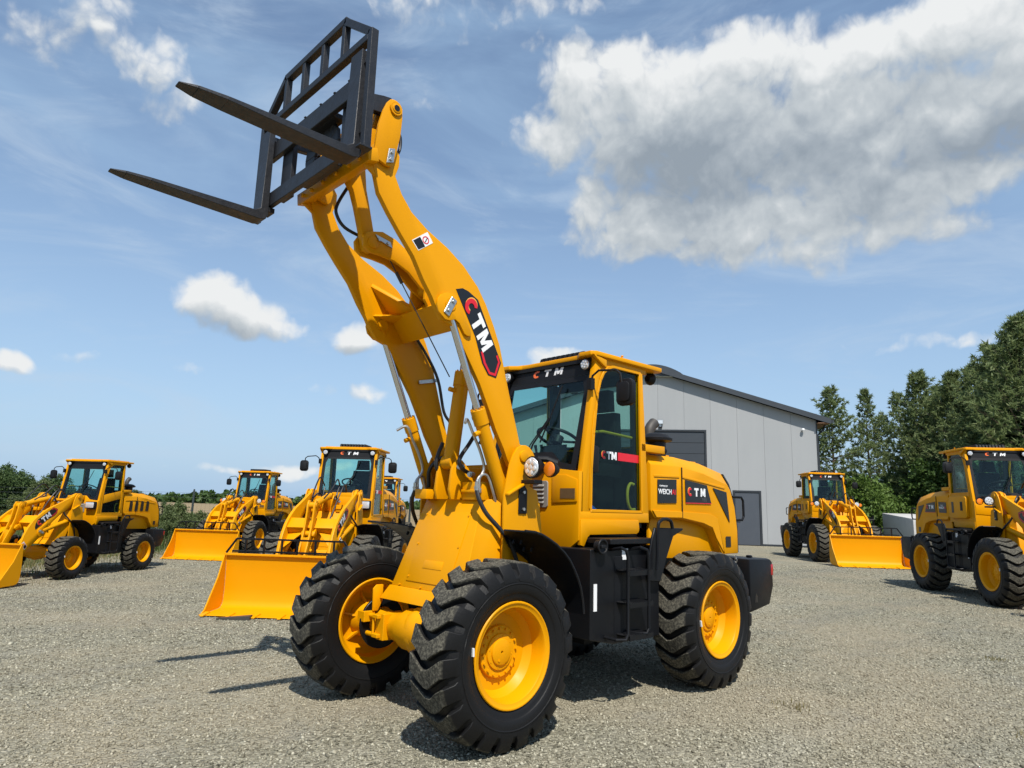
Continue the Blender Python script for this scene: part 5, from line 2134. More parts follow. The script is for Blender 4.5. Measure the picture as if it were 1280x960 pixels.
def bulk_mesh(name, verts, faces_flat, nper, mat, smooth=False):
    me = bpy.data.meshes.new(name)
    nv, nf = len(verts), len(faces_flat) // nper
    me.vertices.add(nv)
    me.vertices.foreach_set('co', np.asarray(verts, np.float32).ravel())
    me.loops.add(nf * nper)
    me.loops.foreach_set('vertex_index', np.asarray(faces_flat, np.int32).ravel())
    me.polygons.add(nf)
    me.polygons.foreach_set('loop_start', np.arange(0, nf * nper, nper, dtype=np.int32))
    me.polygons.foreach_set('loop_total', np.full(nf, nper, np.int32))
    me.update(calc_edges=True)
    if smooth:
        me.polygons.foreach_set('use_smooth', np.ones(nf, bool))
    me.materials.append(MATS[mat])
    return me


F2, R2, C2 = np.array([FWD.x, FWD.y]), np.array([RGT.x, RGT.y]), np.array([CAM.x, CAM.y])


def build_stones():
    rng = np.random.default_rng(7)
    # candidates in the wedge of ground near the viewer, thinning out with distance
    n = 250000
    d = 3.6 + 19 * rng.random(n) ** 1.35
    s_ = (rng.random(n) * 2 - 1) * (d * .82 + .6)
    keep = rng.random(n) < np.clip((d * .82 + .6) / 7.0, .25, 1)
    d, s_ = d[keep], s_[keep]
    # stones stay on the gravel
    ok = s_ > -10.4 + rng.random(len(s_)) * .7
    d, s_ = d[ok], s_[ok]
    n = len(d)
    base = C2 + np.outer(s_, R2) + np.outer(d, F2)
    size = .0050 + .0085 * rng.random(n) ** 2.0 + .010 * (rng.random(n) < .02) * rng.random(n) + .00028 * d
    # irregular octahedra
    o = np.array([(1, 0, 0), (0, 1, 0), (-1, 0, 0), (0, -1, 0), (0, 0, 1), (0, 0, -1)], float)
    V = o[None] * (0.7 + .6 * rng.random((n, 6, 1))) + (rng.random((n, 6, 3)) - .5) * .35
    V *= np.stack([1 + .4 * rng.random(n), .75 + .3 * rng.random(n), .45 + .35 * rng.random(n)], 1)[:, None, :]
    a = rng.random(n) * 2 * np.pi
    ca, sa = np.cos(a)[:, None], np.sin(a)[:, None]
    tilt = (rng.random((n, 1)) - .5) * 1.0
    x, y, z = V[..., 0], V[..., 1], V[..., 2]
    x, z = x * np.cos(tilt) + z * np.sin(tilt), -x * np.sin(tilt) + z * np.cos(tilt)
    V = np.stack([x * ca - y * sa, x * sa + y * ca, z], -1) * size[:, None, None]
    V[..., 0] += base[:, 0:1]
    V[..., 1] += base[:, 1:2]
    V[..., 2] += (size * .22)[:, None]
    T = np.array([(0, 1, 4), (1, 2, 4), (2, 3, 4), (3, 0, 4), (1, 0, 5), (2, 1, 5), (3, 2, 5), (0, 3, 5)])
    Fc = (T[None] + (np.arange(n) * 6)[:, None, None]).ravel()
    me = bulk_mesh('gravel_stones', V.reshape(-1, 3), Fc, 3, 'gravel_stone')
    kind(link('gravel_stones', me), 'stuff')


build_stones()

# ------------------------------------------------------------------ warehouse
WD0 = Vector((-30.4301, -13.2128, 0))
WU = Vector((-0.59872813, 0.80095232, 0))        # along the gable wall, to the right
WN = Vector((WU.y, -WU.x, 0))                    # outwards?
if (CAM - WD0).dot(WN) < 0:
    WN = -WN


def build_warehouse():
    root = thing('warehouse', 'grey metal clad hall with dark shallow gable roof and anthracite doors', 'warehouse', WD0, 0)
    m4 = Matrix((WU, -WN, Vector((0, 0, 1)))).transposed().to_4x4()     # local x right, y into the building, z up
    root.rotation_euler = m4.to_euler()
    RT, LT, RIDGE = 3.47, -13.27, -4.90
    EZ, SL = 6.52, .318

    def roof_z(t):
        return EZ + SL * ((RT - t) if t > RIDGE else (t - LT))
    GX0, GX1, GZ = -6.60, -2.17, 5.86
    DX0, DX1, DZ = -.70, .52, 2.70
    seams = [LT] + [3.47 - .0 - (1.24 + 1.365 * k) for k in range(11, -1, -1)] + [RT]
    seams = [LT, -12.76, -11.40, -10.03, -8.67, -7.31, -5.95, -4.59, -3.21, -1.84, -.48, .87, 2.23, RT]
    for a, b in zip(seams[:-1], seams[1:]):
        mb = MB()
        cuts = sorted({a + .004, b - .004, *[c for c in (GX0 - .1, GX1 + .1, DX0 - .1, DX1 + .1, RIDGE) if a + .004 < c < b - .004]})
        for c0, c1 in zip(cuts[:-1], cuts[1:]):
            mid = (c0 + c1) / 2
            z0 = 0.0
            if GX0 - .1 < mid < GX1 + .1:
                z0 = GZ + .1
            elif DX0 - .1 < mid < DX1 + .1:
                z0 = DZ + .1
            mb.prism([(c0, z0), (c1, z0), (c1, roof_z(c1)), (c0, roof_z(c0))], 0, .06)
        part('wall_panel', None, mb, 'wall_panel_grey', root)
    # body behind the panels
    part('wall_core', None, MB().prism([(LT, 0), (RT, 0), (RT, EZ), (RIDGE, roof_z(RIDGE)), (LT, EZ)], .068, .16), 'wall_backing', root)
    part('side_wall', None, MB().box(RT - .10, RT - .005, .17, 21, 0, EZ), 'wall_panel_grey', root)
    part('side_wall', None, MB().box(LT + .005, LT + .1, .17, 21, 0, EZ), 'wall_panel_grey', root)
    part('rear_wall', None, MB().prism([(LT + .12, 0), (RT - .12, 0), (RT - .12, EZ), (RIDGE, roof_z(RIDGE) - .05), (LT + .12, EZ)], 20.9, 21), 'wall_panel_grey', root)
    # roof slabs with a front overhang, fascia, eaves
    ov, fr = .66, .34
    for s_ in (1, -1):
        t0, t1 = (RIDGE + .02, RT + ov) if s_ > 0 else (RIDGE - .02, LT - ov)
        zt = lambda t: roof_z(t) if (t <= RT and t >= LT) else EZ - SL * ((t - RT) if t > RT else (LT - t))
        r = part('roof_slope', None, MB().prism([(t0, zt(t0) + .05), (t1, zt(t1) + .05), (t1, zt(t1) + .20), (t0, zt(t0) + .20)], -fr, 21.3), 'anthracite', root)
        part('fascia', None, MB().prism([(t0, zt(t0) - .02), (t1, zt(t1) - .02), (t1, zt(t1) + .26), (t0, zt(t0) + .26)], -fr - .03, -fr - .002), 'anthracite_light', r)
        part('soffit', None, MB().prism([(t1, zt(t1) + .02), (t1 + s_ * -ov * .96, zt(t1) + .02), (t1 + s_ * -ov * .96, zt(t1) + .046 + SL * .0), (t1, zt(t1) + .046)], -fr, 21.2), 'soffit', r)
        part('gutter', None, MB().prism([(t1, zt(t1) + .02), (t1 + s_ * .12, zt(t1) + .06), (t1 + s_ * .13, zt(t1) + .20), (t1, zt(t1) + .18)], -fr - .02, 21.3), 'anthracite', r)
    # corner trims
    part('corner_trim', None, MB().box(RT - .002, RT + .06, -.03, .25, 0, EZ), 'anthracite', root)
    part('corner_trim', None, MB().box(LT - .06, LT + .002, -.03, .25, 0, EZ), 'anthracite', root)
    part('down_pipe', None, MB().tube([(RT + .55, .45, EZ - .2), (RT + .5, .42, EZ - .4), (RT + .16, .35, EZ - .75), (RT + .14, .35, 0.05)], .05, 10), 'anthracite', root)
    # ridge light
    rl = MB()
    n = 14
    zr = roof_z(RIDGE) + .10
    A = [(RIDGE - 1.75 + 3.5 * i / n, zr - .42 + .66 * math.sin(math.pi * i / n) ** .8) for i in range(n + 1)]
    rl.prism(A, -fr + .10, 20.8)
    part('ridge_light', None, rl, 'skylight', root)
    rc = MB()
    rc.prism([(p[0], p[1] - .005) for p in A], -fr + .06, -fr + .098)
    part('ridge_end', None, rc, 'anthracite_light', root)
    # roller door: frame, sections
    gd = part('garage_frame', None, MB().box(GX1, GX1 + .1, -.03, .06, 0, GZ + .1).box(GX0 - .1, GX0, -.03, .06, 0, GZ + .1).box(GX0, GX1, -.03, .06, GZ, GZ + .1), 'anthracite', root)
    for i in range(10):
        z0 = .02 + i * (GZ - .03) / 10
        part('door_section', None, MB().box(GX0 + .01, GX1 - .01, .02, .064, z0, z0 + (GZ - .03) / 10 - .016), 'anthracite_light', gd, bevel=.008, seg=1)
    # side door
    df = part('door_frame', None, MB().box(DX1, DX1 + .1, -.03, .06, 0, DZ + .1).box(DX0 - .1, DX0, -.03, .06, 0, DZ + .1).box(DX0, DX1, -.03, .06, DZ, DZ + .1), 'anthracite', root)
    part('door_leaf', None, MB().box(DX0 + .012, DX1 - .012, .0, .064, .03, DZ - .012), 'anthracite_mid', df, bevel=.006, seg=1)
    part('door_handle', None, MB().tube([(DX0 + .1, .0, 1.25), (DX0 + .1, -.05, 1.25), (DX0 + .26, -.05, 1.25)], .014, 6), 'zinc', df)
    part('base_flashing', None, MB().box(LT, GX0 - .1, -.012, 0, 0.0, .10).box(GX1 + .1, DX0 - .1, -.012, 0, 0, .10).box(DX1 + .1, RT, -.012, 0, 0, .10), 'anthracite', root)
    # lamps on the wall
    l1 = part('wall_lamp', None, MB().box(2.77, 2.83, -.10, 0, 6.02, 6.07), 'zinc', root)
    part('lamp_globe', None, MB().lathe([(6.08, .01), (6.06, .07), (6.0, .085), (5.94, .06), (5.92, .01)], 14, (2.80, -.14, .0), 'z'), 'white_decal', l1)
    l2 = part('flood_light', None, MB().box(-4.62, -4.32, -.12, -.05, 6.25, 6.48).box(-4.52, -4.42, -.05, 0, 6.1, 6.3), 'zinc', root)
    part('lamp_glass', None, MB().box(-4.59, -4.35, -.125, -.12, 6.28, 6.45), 'lens_white', l2)
    part('sensor', None, MB().box(-4.56, -4.38, -.07, 0, 6.02, 6.12), 'black_plastic', root)


build_warehouse()

# ------------------------------------------------------------------ vegetation


def rand_dirs(rng, n):
    v = rng.normal(size=(n, 3))
    return v / np.linalg.norm(v, axis=1, keepdims=True)


def leaf_quads(rng, centers, size, up_bias=.3, long=1.6):
    """one small folded leaf (rhombus) per centre"""
    n = len(centers)
    a = rand_dirs(rng, n)
    nrm = rand_dirs(rng, n) + np.array([0, 0, up_bias])
    nrm /= np.linalg.norm(nrm, axis=1, keepdims=True)
    a -= nrm * (a * nrm).sum(1, keepdims=True)
    a /= np.linalg.norm(a, axis=1, keepdims=True) + 1e-9
    b = np.cross(nrm, a)
    s_ = (size * (.6 + .8 * rng.random(n)))[:, None]
    V = np.stack([centers - a * s_ * long * .5, centers + b * s_ * .5, centers + a * s_ * long * .5, centers - b * s_ * .5], 1)
    return V.reshape(-1, 3), np.arange(4 * n)


def limb_mesh(name, paths, mat='bark'):
    mb = MB()
    for p, r, n in paths:
        mb.tube(p, r, n)
    me = mb.mesh(name)
    me.materials.append(MATS[mat])
    return me


def pine_meshes(seed, h, rad, cb, dens=1.0, thin=0.0):
    """trunk with limbs; crown of needle tufts on whorled boughs"""
    rnd = random.Random(seed)
    rng = np.random.default_rng(seed)
    bend = Vector((rnd.uniform(-.25, .25), rnd.uniform(-.25, .25), 0))

    def ax(z):
        t = z / h
        return Vector((bend.x * math.sin(t * 2.5) * 1.2, bend.y * math.sin(t * 2.1 + .4) * 1.2, z))
    paths = [([ax(h * i / 9) for i in range(10)], [.011 * h + .03, .009 * h, .007 * h, .003 * h, .012], 8)]
    cen, cdir = [], []
    z = h * cb
    while z < h * .99:
        t = (z / h - cb) / (1 - cb)
        prof = (1 - t) ** .75 * (.55 + .9 * min(1, t * 3.2)) if t < .31 else (1 - t) ** .62 * 1.22
        prof *= 1.12 - .45 * t
        L = rad * max(.10, prof)
        k = rnd.choice((4, 5, 5, 6))
        a0 = rnd.uniform(0, 6.3)
        for i in range(k):
            if rnd.random() < thin * (1 - t):
                continue
            a = a0 + 6.283 * i / k + rnd.uniform(-.3, .3)
            l = L * rnd.uniform(.55, 1.15)
            rise = rnd.uniform(.05, .35) + .75 * t
            p0 = ax(z)
            d = Vector((math.cos(a), math.sin(a), 0))
            P = [p0, p0 + d * l * .5 + Vector((0, 0, l * rise * .35)), p0 + d * l + Vector((0, 0, l * rise * 1.0))]
            paths.append((P, [max(.008, .018 * l), .012, .005], 4))
            # tufts along the bough and along short side twigs
            m = int((4 + 6.5 * l) * dens)
            for q in range(m):
                u = .28 + .72 * (q + rnd.random()) / m
                c = P[0].lerp(P[1], u * 2) if u < .5 else P[1].lerp(P[2], u * 2 - 1)
                side = d.cross(Vector((0, 0, 1))) * rnd.uniform(-1, 1) * l * .36 * (1.15 - u * .6)
                c = c + side + Vector((0, 0, rnd.uniform(-.06, .16) * (.5 + l * .4)))
                cen.append(c)
                dd = (d * .6 + side.normalized() * .5 + Vector((0, 0, .75))) if side.length > .01 else d + Vector((0, 0, .7))
                cdir.append(dd.normalized())
        z += rnd.uniform(.26, .46) * (1 - .35 * t) * (h / 11)
    cen, cdir = np.array(cen), np.array(cdir)
    per = 13
    n = len(cen)
    C = np.repeat(cen, per, 0)
    D = np.repeat(cdir, per, 0) * .55 + rand_dirs(rng, n * per) * .85
    D /= np.linalg.norm(D, axis=1, keepdims=True)
    L = (.17 + .16 * rng.random(n * per))[:, None] * (h / 11) ** .5
    W = np.cross(D, rand_dirs(rng, n * per))
    W /= np.linalg.norm(W, axis=1, keepdims=True) + 1e-9
    wd = L * .145
    C = C + rand_dirs(rng, n * per) * .05
    V = np.stack([C - W * wd, C + W * wd, C + D * L], 1).reshape(-1, 3)
    return limb_mesh('trunk', paths), bulk_mesh('crown', V, np.arange(3 * n * per), 3, 'pine_needles')


def broad_meshes(seed, h, rad, cb, leaf, mat, nleaf=14000, low=False, blobs=26):
    rnd = random.Random(seed)
    rng = np.random.default_rng(seed)
    cz = h * (cb + 1) / 2
    ctr = []
    for i in range(blobs):
        t = (i + rnd.random()) / blobs
        z = h * (cb + (1 - cb) * t * .92)
        w = rad * (math.sin(math.pi * min(1, .18 + .80 * t)) ** .7) * rnd.uniform(.25, .92)
        a = rnd.uniform(0, 6.283)
        ctr.append((Vector((w * math.cos(a), w * math.sin(a), z)), rad * rnd.uniform(.22, .46)))
    paths = []
    tr = [Vector((0, 0, 0)), Vector((rnd.uniform(-.1, .1), rnd.uniform(-.1, .1), h * .35)), Vector((rnd.uniform(-.2, .2), rnd.uniform(-.2, .2), h * .72)), Vector((0, 0, h * .92))]
    paths.append((tr, [.014 * h + .02, .010 * h, .005 * h, .01], 7))
    for c, r in ctr[::2]:
        z = max(.15 * h if low else cb * h * .7, c.z - (c.xy.length) * .9)
        p0 = Vector((0, 0, min(z, h * .85)))
        paths.append(([p0, p0.lerp(c, .55) + Vector((0, 0, .1)), c], [.006 * h + .006, .008, .004], 4))
    pts = []
    tot = sum(r ** 2 for _, r in ctr)
    for c, r in ctr:
        m = int(nleaf * r ** 2 / tot)
        # twig clusters on the shell of each clump
        k = max(6, m // 26)
        dirs = rand_dirs(rng, k)
        rr = r * (.55 + .55 * rng.random(k) ** .6)
        tw = np.array(c) + dirs * rr[:, None] * np.array([1.12, 1.12, .82])
        idx = rng.integers(0, k, m)
        pts.append(tw[idx] + rng.normal(size=(m, 3)) * (r * .13 + .03))
    pts = np.concatenate(pts)
    pts = pts[pts[:, 2] > .03]
    V, Fc = leaf_quads(rng, pts, leaf)
    return limb_mesh('trunk', paths), bulk_mesh('crown', V, Fc, 4, mat)


def plant(name, meshes, label, cat, group, s_, d, rot, sc=1.0, sz=1.0, z=0):
    o = thing(name, label, cat, G(s_, d, z), rot, group)
    o.scale = (sc, sc, sc * sz)
    for nm, me in zip(('trunk', 'crown'), meshes):
        link(nm, me, o)
    return o


def top_h(u, v, d):
    """height of something whose top shows at photo pixel (u, v) when it stands d metres away"""
    f = FWD * math.cos(PITCH) + Vector((0, 0, math.sin(PITCH)))
    up = RGT.cross(f)
    r2 = RGT * math.cos(ROLL) + up * math.sin(ROLL)
    u2 = up * math.cos(ROLL) - RGT * math.sin(ROLL)
    q = f + r2 * ((u - 640) / FPX) - u2 * ((v - 480) / FPX)
    k = d / q.dot(FWD)
    return q.dot(RGT) * k, CAM.z + q.z * k


def build_trees():
    PG = 'pines of the wood behind the yard'
    P = [pine_meshes(11, 11, 2.5, .34, .66, .22), pine_meshes(12, 11, 1.9, .28, .46, .45), pine_meshes(13, 11, 3.0, .22, .80, .15), pine_meshes(14, 11, 2.3, .44, .50, .35), pine_meshes(15, 11, 3.2, .14, .95, .12)]
    pines = [
        (1036, 484, 43, 0, 'dark pine rising behind the right eave of the hall'),
        (1081, 486, 48, 1, 'slender thin crowned pine standing apart right of the hall'),
        (1101, 520, 56, 3, 'smaller pine seen through the gap beside the slender one'),
        (1118, 492, 54, 3, 'narrow pine with long bare stem left of the rounded pine'),
        (1147, 466, 47, 2, 'broad rounded pine in the middle of the wood edge'),
        (1172, 482, 52, 0, 'pine with open top just right of the rounded pine'),
        (1190, 466, 44, 4, 'dense pine above the cab of the cropped loader'),
        (1212, 458, 50, 2, 'pine with ragged crown behind the dense one'),
        (1234, 434, 42, 4, 'tall bushy pine left of the tallest tree at the picture edge'),
        (1258, 428, 46, 0, 'tall pine half hidden by the tree at the picture edge'),
        (1276, 395, 36, 4, 'tallest tree, a feathery pine at the right picture edge'),
        (1300, 400, 40, 2, 'pine cut by the right picture edge'),
    ]
    for i, (u, v, d, k, lab) in enumerate(pines):
        s_, h = top_h(u, v, d)
        sc = h / 11
        plant('pine_tree', P[k], lab, 'pine tree', PG, s_, d, i * 1.7 + .4, sc, 1.0)
    B = [broad_meshes(31, 6, 2.3, .12, .14, 'dark_leaf', 15000, True), broad_meshes(32, 3.4, 2.3, .04, .11, 'bush_leaf', 16000, True), broad_meshes(33, 5, 1.9, .10, .13, 'broad_leaf', 12000, True)]
    low = [
        (1066, 604, 42, 1, 'bright green rounded bush behind the loader beside the hall', 'bush'),
        (1092, 612, 43, 1, 'bright green bush left of the concrete wall', 'bush'),
        (1118, 626, 43, 1, 'low green bush leaning over the concrete wall', 'bush'),
        (1128, 592, 50, 0, 'shaded tree under the rounded pine', 'tree'),
        (1163, 582, 41, 2, 'light green sapling in front of the dark wood', 'tree'),
        (1150, 560, 54, 0, 'dark leafy tree behind the light green sapling', 'tree'),
        (1190, 560, 48, 0, 'dark leafy tree left of the cropped loader cab', 'tree'),
        (1225, 545, 46, 0, 'dark leafy tree behind the cropped loader cab', 'tree'),
        (1262, 520, 42, 2, 'leafy tree below the feathery pine at the picture edge', 'tree'),
        (1290, 500, 38, 0, 'dark leafy tree cut by the right picture edge', 'tree'),
    ]
    hs = (6, 3.4, 5)
    for i, (u, v, d, k, lab, cat) in enumerate(low):
        s_, h = top_h(u, v, d)
        plant('leafy_tree' if cat == 'tree' else 'bush', B[k], lab, cat, 'leafy trees and bushes at the wood edge', s_, d, i * 2.1, max(.5, h / hs[k]) * 1.0, 1.0)
    # the wood behind reads as one dark mass
    rng = np.random.default_rng(5)
    pts = []
    for i in range(420):
        s_ = rng.uniform(22, 72)
        d = rng.uniform(56, 76)
        h = rng.uniform(2.5, 4.5) + 4.5 * min(1, max(0, (s_ / d - .60) / .12))
        c = G(s_, d)
        r = rng.uniform(1.0, 2.1)
        q = rand_dirs(rng, 62) * r * (.5 + .6 * rng.random((62, 1))) + np.array([c.x, c.y, rng.uniform(.3, 1) * h])
        pts.append(q)
    pts = np.concatenate(pts)
    V, Fc = leaf_quads(rng, pts, .52)
    kind(link('distant_wood', bulk_mesh('distant_wood', V, Fc, 4, 'dark_leaf')), 'stuff')
    # left side: trees at the picture edge, shrubs along the fence, far tree line
    L = [broad_meshes(41, 4.2, 1.9, .06, .10, 'dark_leaf', 17000, True), broad_meshes(42, 4.0, 1.7, .05, .10, 'olive_leaf', 14000, True), broad_meshes(43, 1.9, 1.0, .03, .060, 'olive_leaf', 7000, True)]
    left = [
        (8, 568, 40, 0, 4.2, 'dark round tree at the left picture edge', 'tree'),
        (-16, 572, 42, 0, 4.2, 'tree cut by the left picture edge', 'tree'),
        (30, 578, 41, 0, 4.2, 'leafy tree right of the dark round tree at the left edge', 'tree'),
        (52, 590, 39, 1, 4.0, 'grey green tree behind the roof of the leftmost loader', 'tree'),
        (73, 581, 43, 0, 4.2, 'tree peeping out behind the cab of the leftmost loader', 'tree'),
        (22, 612, 36, 1, 4.0, 'pale bush in front of the dark trees at the left', 'bush'),
        (48, 612, 35, 1, 4.0, 'pale bush behind the arms of the leftmost loader', 'bush'),
    ]
    for i, (u, v, d, k, hh, lab, cat) in enumerate(left):
        s_, h = top_h(u, v, d)
        plant('leafy_tree' if cat == 'tree' else 'bush', L[k], lab, cat, 'trees beyond the left edge of the yard', s_, d, i * 1.3, h / hh * .80, 1.0)
    shr = [(207, 640, 24.5, 'shrub just behind the rear wheel of the leftmost loader'), (222, 630, 25.5, 'tall olive shrub left of the fence post'), (214, 652, 23.3, 'low shrub at the gravel edge behind the leftmost loader'), (232, 646, 25, 'shrub at the foot of the fence post'), (247, 640, 26.4, 'shrub right of the fence post'),
           (224, 662, 23.6, 'lowest shrub beside the corner of the second bucket'), (199, 655, 24.0, 'shrub half hidden by the tail of the leftmost loader')]
    for i, (u, v, d, lab) in enumerate(shr):
        s_, h = top_h(u, v, d)
        plant('shrub', L[2], lab, 'shrub', 'shrubs along the fence', s_, d, i * 1.9, max(.35, h / 1.9), 1.0)
    field = [(268, 634, 80, .9, 'round bush in the field left of the second loader'), (283, 633, 84, 1, 'bush in the field beside the second loader'), (170, 613, 150, 1.2, 'lone round tree on the horizon behind the leftmost loader'), (205, 626, 110, .8, 'field tree left of the fence post'), (222, 627, 105, .8, 'field tree beside the fence post')]
    for i, (u, v, d, w, lab) in enumerate(field):
        s_, h = top_h(u, v, d)
        plant('field_tree', L[0], lab, 'tree', 'trees and bushes in the field', s_, d, i * 2.3, h / 4.2 * w, 1 / w)
    pts = []
    for i in range(900):
        s_ = rng.uniform(-330, 120)
        d = rng.uniform(265, 330) + 20 * math.sin(s_ * .02)
        h = 2.3 + .8 * math.sin(s_ * .05) + .6 * math.sin(s_ * .17 + 1) + rng.uniform(-.6, .7)
        c = G(s_, d)
        r = rng.uniform(1.3, 2.3)
        q = rand_dirs(rng, 30) * r * (.5 + .6 * rng.random((30, 1))) * np.array([1.3, 1.3, .7]) + np.array([c.x, c.y, max(.6, rng.uniform(.15, 1) * h)])
        pts.append(q)
    pts = np.concatenate(pts)
    pts = pts[pts[:, 2] > 0]
    V, Fc = leaf_quads(rng, pts, 1.3)
    kind(link('far_tree_line', bulk_mesh('far_tree_line', V, Fc, 4, 'broad_leaf')), 'stuff')


build_trees()


def blades(name, seed, region, n, hmin, hmax, w, mat):
    """grass: region() gives (s, d) pairs"""
    rng = np.random.default_rng(seed)
    sd = region(rng, n)
    n = len(sd)
    base = C2 + np.outer(sd[:, 0], R2) + np.outer(sd[:, 1], F2)
    a = rng.random(n) * 6.283
    h = hmin + (hmax - hmin) * rng.random(n) ** 1.8
    lean = np.stack([np.cos(a + 1.3), np.sin(a + 1.3)], 1) * (h * (.15 + .5 * rng.random(n)))[:, None]
    wv = np.stack([np.cos(a), np.sin(a)], 1) * (w * (.6 + .8 * rng.random(n)))[:, None]
    z0 = np.full(n, -.01)
    p0 = np.c_[base - wv, z0]
    p1 = np.c_[base + wv, z0]
    p2 = np.c_[base + lean, h]
    V = np.stack([p0, p1, p2], 1).reshape(-1, 3)
    return kind(link(name, bulk_mesh(name, V, np.arange(3 * n), 3, mat)), 'stuff')


def build_grass():
    def left_edge(rng, n):
        d = rng.uniform(9.0, 20, n)
        e = np.interp(d, [9, 9.5, 11.2, 14, 17.5, 19.6, 21.5], [-12, -11.4, -10.3, -10.6, -11.0, -10.6, -9.0])
        s_ = e + .5 + 1.9 * rng.random(n) ** 4 - rng.random(n) ** 1.6 * 5
        return np.c_[s_, d]

    def left_back(rng, n):
        d = rng.uniform(20.5, 44, n)
        s_ = -4 - rng.random(n) * 26 - (d - 20) * .5
        return np.c_[s_, d]

    def back_mid(rng, n):
        d = rng.uniform(24, 42, n)
        s_ = rng.uniform(-10, 3, n)
        e = np.interp(s_, [-10, -6, -3, 0, 3], [20.5, 23.5, 26, 30, 34.5])
        ok = d > e
        return np.c_[s_, d][ok]

    def right_tufts(rng, n):
        c = np.array([(14.2, 20.2), (15.2, 20.8), (13.4, 19.5), (12.8, 17.5), (11.8, 14.7), (16.5, 24.5), (17.5, 30), (9.6, 12.4), (12.2, 15.5), (20, 33), (22, 31.5), (2.4, 6.0), (5.6, 8.2), (3.9, 5.3), (24, 30)])
        k = rng.integers(0, len(c), n)
        sp = np.where(c[k, 1] < 9, .07, .55)
        return c[k] + rng.normal(size=(n, 2)) * sp[:, None]
    blades('dry_grass', 1, left_edge, 16000, .03, .17, .006, 'dry_grass')
    blades('green_grass', 2, left_edge, 5000, .03, .15, .007, 'green_grass')
    blades('tall_weeds', 3, left_back, 26000, .15, .75, .014, 'green_grass')
    blades('tall_dry_weeds', 4, left_back, 12000, .2, .85, .012, 'dry_grass')
    blades('weeds', 5, back_mid, 9000, .15, .6, .014, 'green_grass')
    blades('yard_tufts', 6, right_tufts, 1500, .012, .07, .005, 'dry_grass')


build_grass()

# ------------------------------------------------------------------ fence, wall, rack


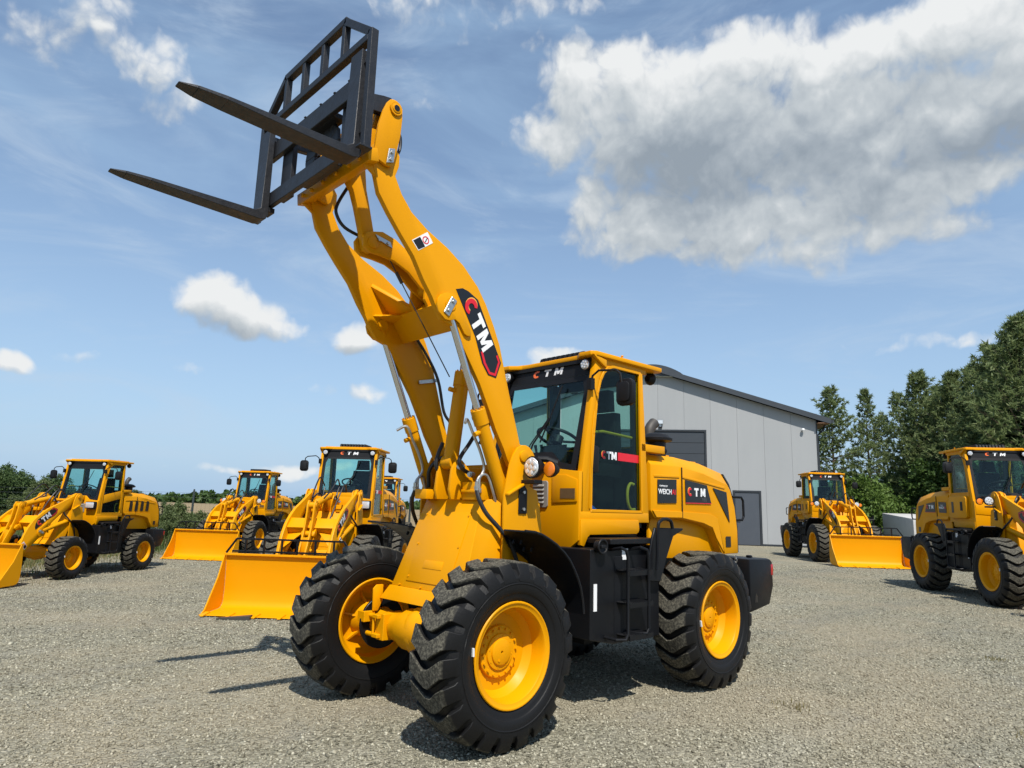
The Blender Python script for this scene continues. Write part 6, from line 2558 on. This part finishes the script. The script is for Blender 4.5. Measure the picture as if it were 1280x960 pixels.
def build_small():
    f = thing('wire_fence', 'wire mesh fence on dark metal posts along the field', 'fence', G(-12.6, 27.7), 0)
    inv = f.matrix_basis.inverted()
    P = [G(-25, 25.3), G(-20.9, 26.1), G(-16.7, 26.9), G(-12.6, 27.7), G(-8.5, 29.2), G(-4.4, 31), G(-.8, 33.5)]
    for q in P:
        l = inv @ q
        part('fence_post', None, MB().rings([((l.x, l.y, 0), .055), ((l.x, l.y, 1.85), .040), ((l.x, l.y, 1.93), .03)], 8), 'post_metal', f)
    mb = MB()
    for a, b in zip(P[:-1], P[1:]):
        for z in (.1, .35, .6, .85, 1.1, 1.35, 1.6, 1.78):
            mb.tube([inv @ a + Vector((0, 0, z)), inv @ b + Vector((0, 0, z))], .0035, 3)
        for k in range(1, 28):
            q = inv @ a.lerp(b, k / 28)
            mb.tube([q + Vector((0, 0, .1)), q + Vector((0, 0, 1.78))], .0022, 3)
    kind(part('wire_mesh', None, mb, 'post_metal', f), 'stuff')

    # precast wall right of the loader by the hall
    w = thing('concrete_wall', 'pale concrete wall block standing between the two right loaders', 'concrete wall', (0, 0, 0), 0)
    a, b = G(20.2, 37.4), G(19.4, 33.2)
    ln = (b - a).normalized()
    nn = Vector((-ln.y, ln.x, 0))
    if nn.dot(RGT) < 0:
        nn = -nn
    mb = MB()
    q = [a, b, b + nn * 1.6, a + nn * 1.6]
    mb.hexa(q + [p + Vector((0, 0, z)) for p, z in zip(q, (1.86, 1.60, 1.60, 1.86))])
    part('wall_block', None, mb, 'concrete', w, bevel=.03, seg=2)
    r = thing('metal_rack', 'black steel rack beside the concrete wall', 'rack', (0, 0, 0), 0)
    mb = MB()
    p = [G(18.3, 37), G(19.6, 37.2), G(19.7, 38.3), G(18.4, 38.2)]
    for k in p:
        mb.bar(k, k + Vector((0, 0, 1.7)), .07, .07, (1, 0, 0))
    part('rack_post', None, mb, 'black_paint', r)
    mb = MB()
    for z in (.35, .95, 1.55):
        mb.hexa([k + Vector((0, 0, z)) for k in p] + [k + Vector((0, 0, z + .07)) for k in p])
    part('rack_shelf', None, mb, 'black_paint', r)
    # flat plate under the lip of the bucket
    t = tag(part('steel_plate', None, MB().hexa([(0, 0, 0), (.42, .06, 0), (.40, .20, 0), (.02, .10, 0), (0, 0, .02), (.42, .06, .05), (.40, .2, .05), (.02, .10, .02)]), 'weathered_steel', None), 'small dark plate lying on gravel under the large bucket lip', 'plate')
    t.location = (-.36, -4.97, .004)
    t.rotation_euler = (0, 0, 2.32)
    b = tag(part('plastic_bag', None, bag_mb(), 'blue_plastic', None), 'crumpled blue plastic bag inside the cab of the tall loader', 'bag')
    b.location = (-1.36, .38, 1.50)


def bag_mb():
    mb = MB()
    rnd = random.Random(4)
    mb.lathe([(0, .03), (.0, .12), (.06, .15), (.12, .12), (.16, .06), (.19, .05), (.20, .02)], 16, (0, 0, 0.002), 'z')
    for v in mb.bm.verts:
        v.co.x *= rnd.uniform(.75, 1.2)
        v.co.y *= rnd.uniform(.6, 1.0)
        if v.co.z > .02:
            v.co.z *= rnd.uniform(.8, 1.2)
    return mb


build_small()

# ------------------------------------------------------------------ the loaders
loader('tall yellow wheel loader in front with raised arms carrying black pallet forks', (0, 0, 0), 0, 1.0, 'up', group=None)
loader('small leftmost yellow loader with slotted hood and no lettering on its cab', (.650, -11.400, 0), R(39.6), .778, 'down', 'mini', 'rect', .84)
loader('yellow loader left of centre, its bucket above the gravel edge beside the shrubs', (-4.62, -15.456, 0), R(41.5), .825, 'down')
loader('yellow loader close behind the front wheel of the tall one, with rectangular headlamps', (-2.38, -6.04, 0), R(43.2), .872, 'down', lamps='rect')
loader('small distant loader peeping out between two cabs left of the raised arms', (-8.45, -14.2, 0), R(45), .82, 'down')
loader('yellow loader in front of the grey hall wall with its bucket down', (-22.27, -5.385, 0), R(42.2), 1.09, 'down')
loader('yellow loader cut off by the right picture edge in front of the pines', (-13.055, 1.814, 0), R(39.5), 1.052, 'down')
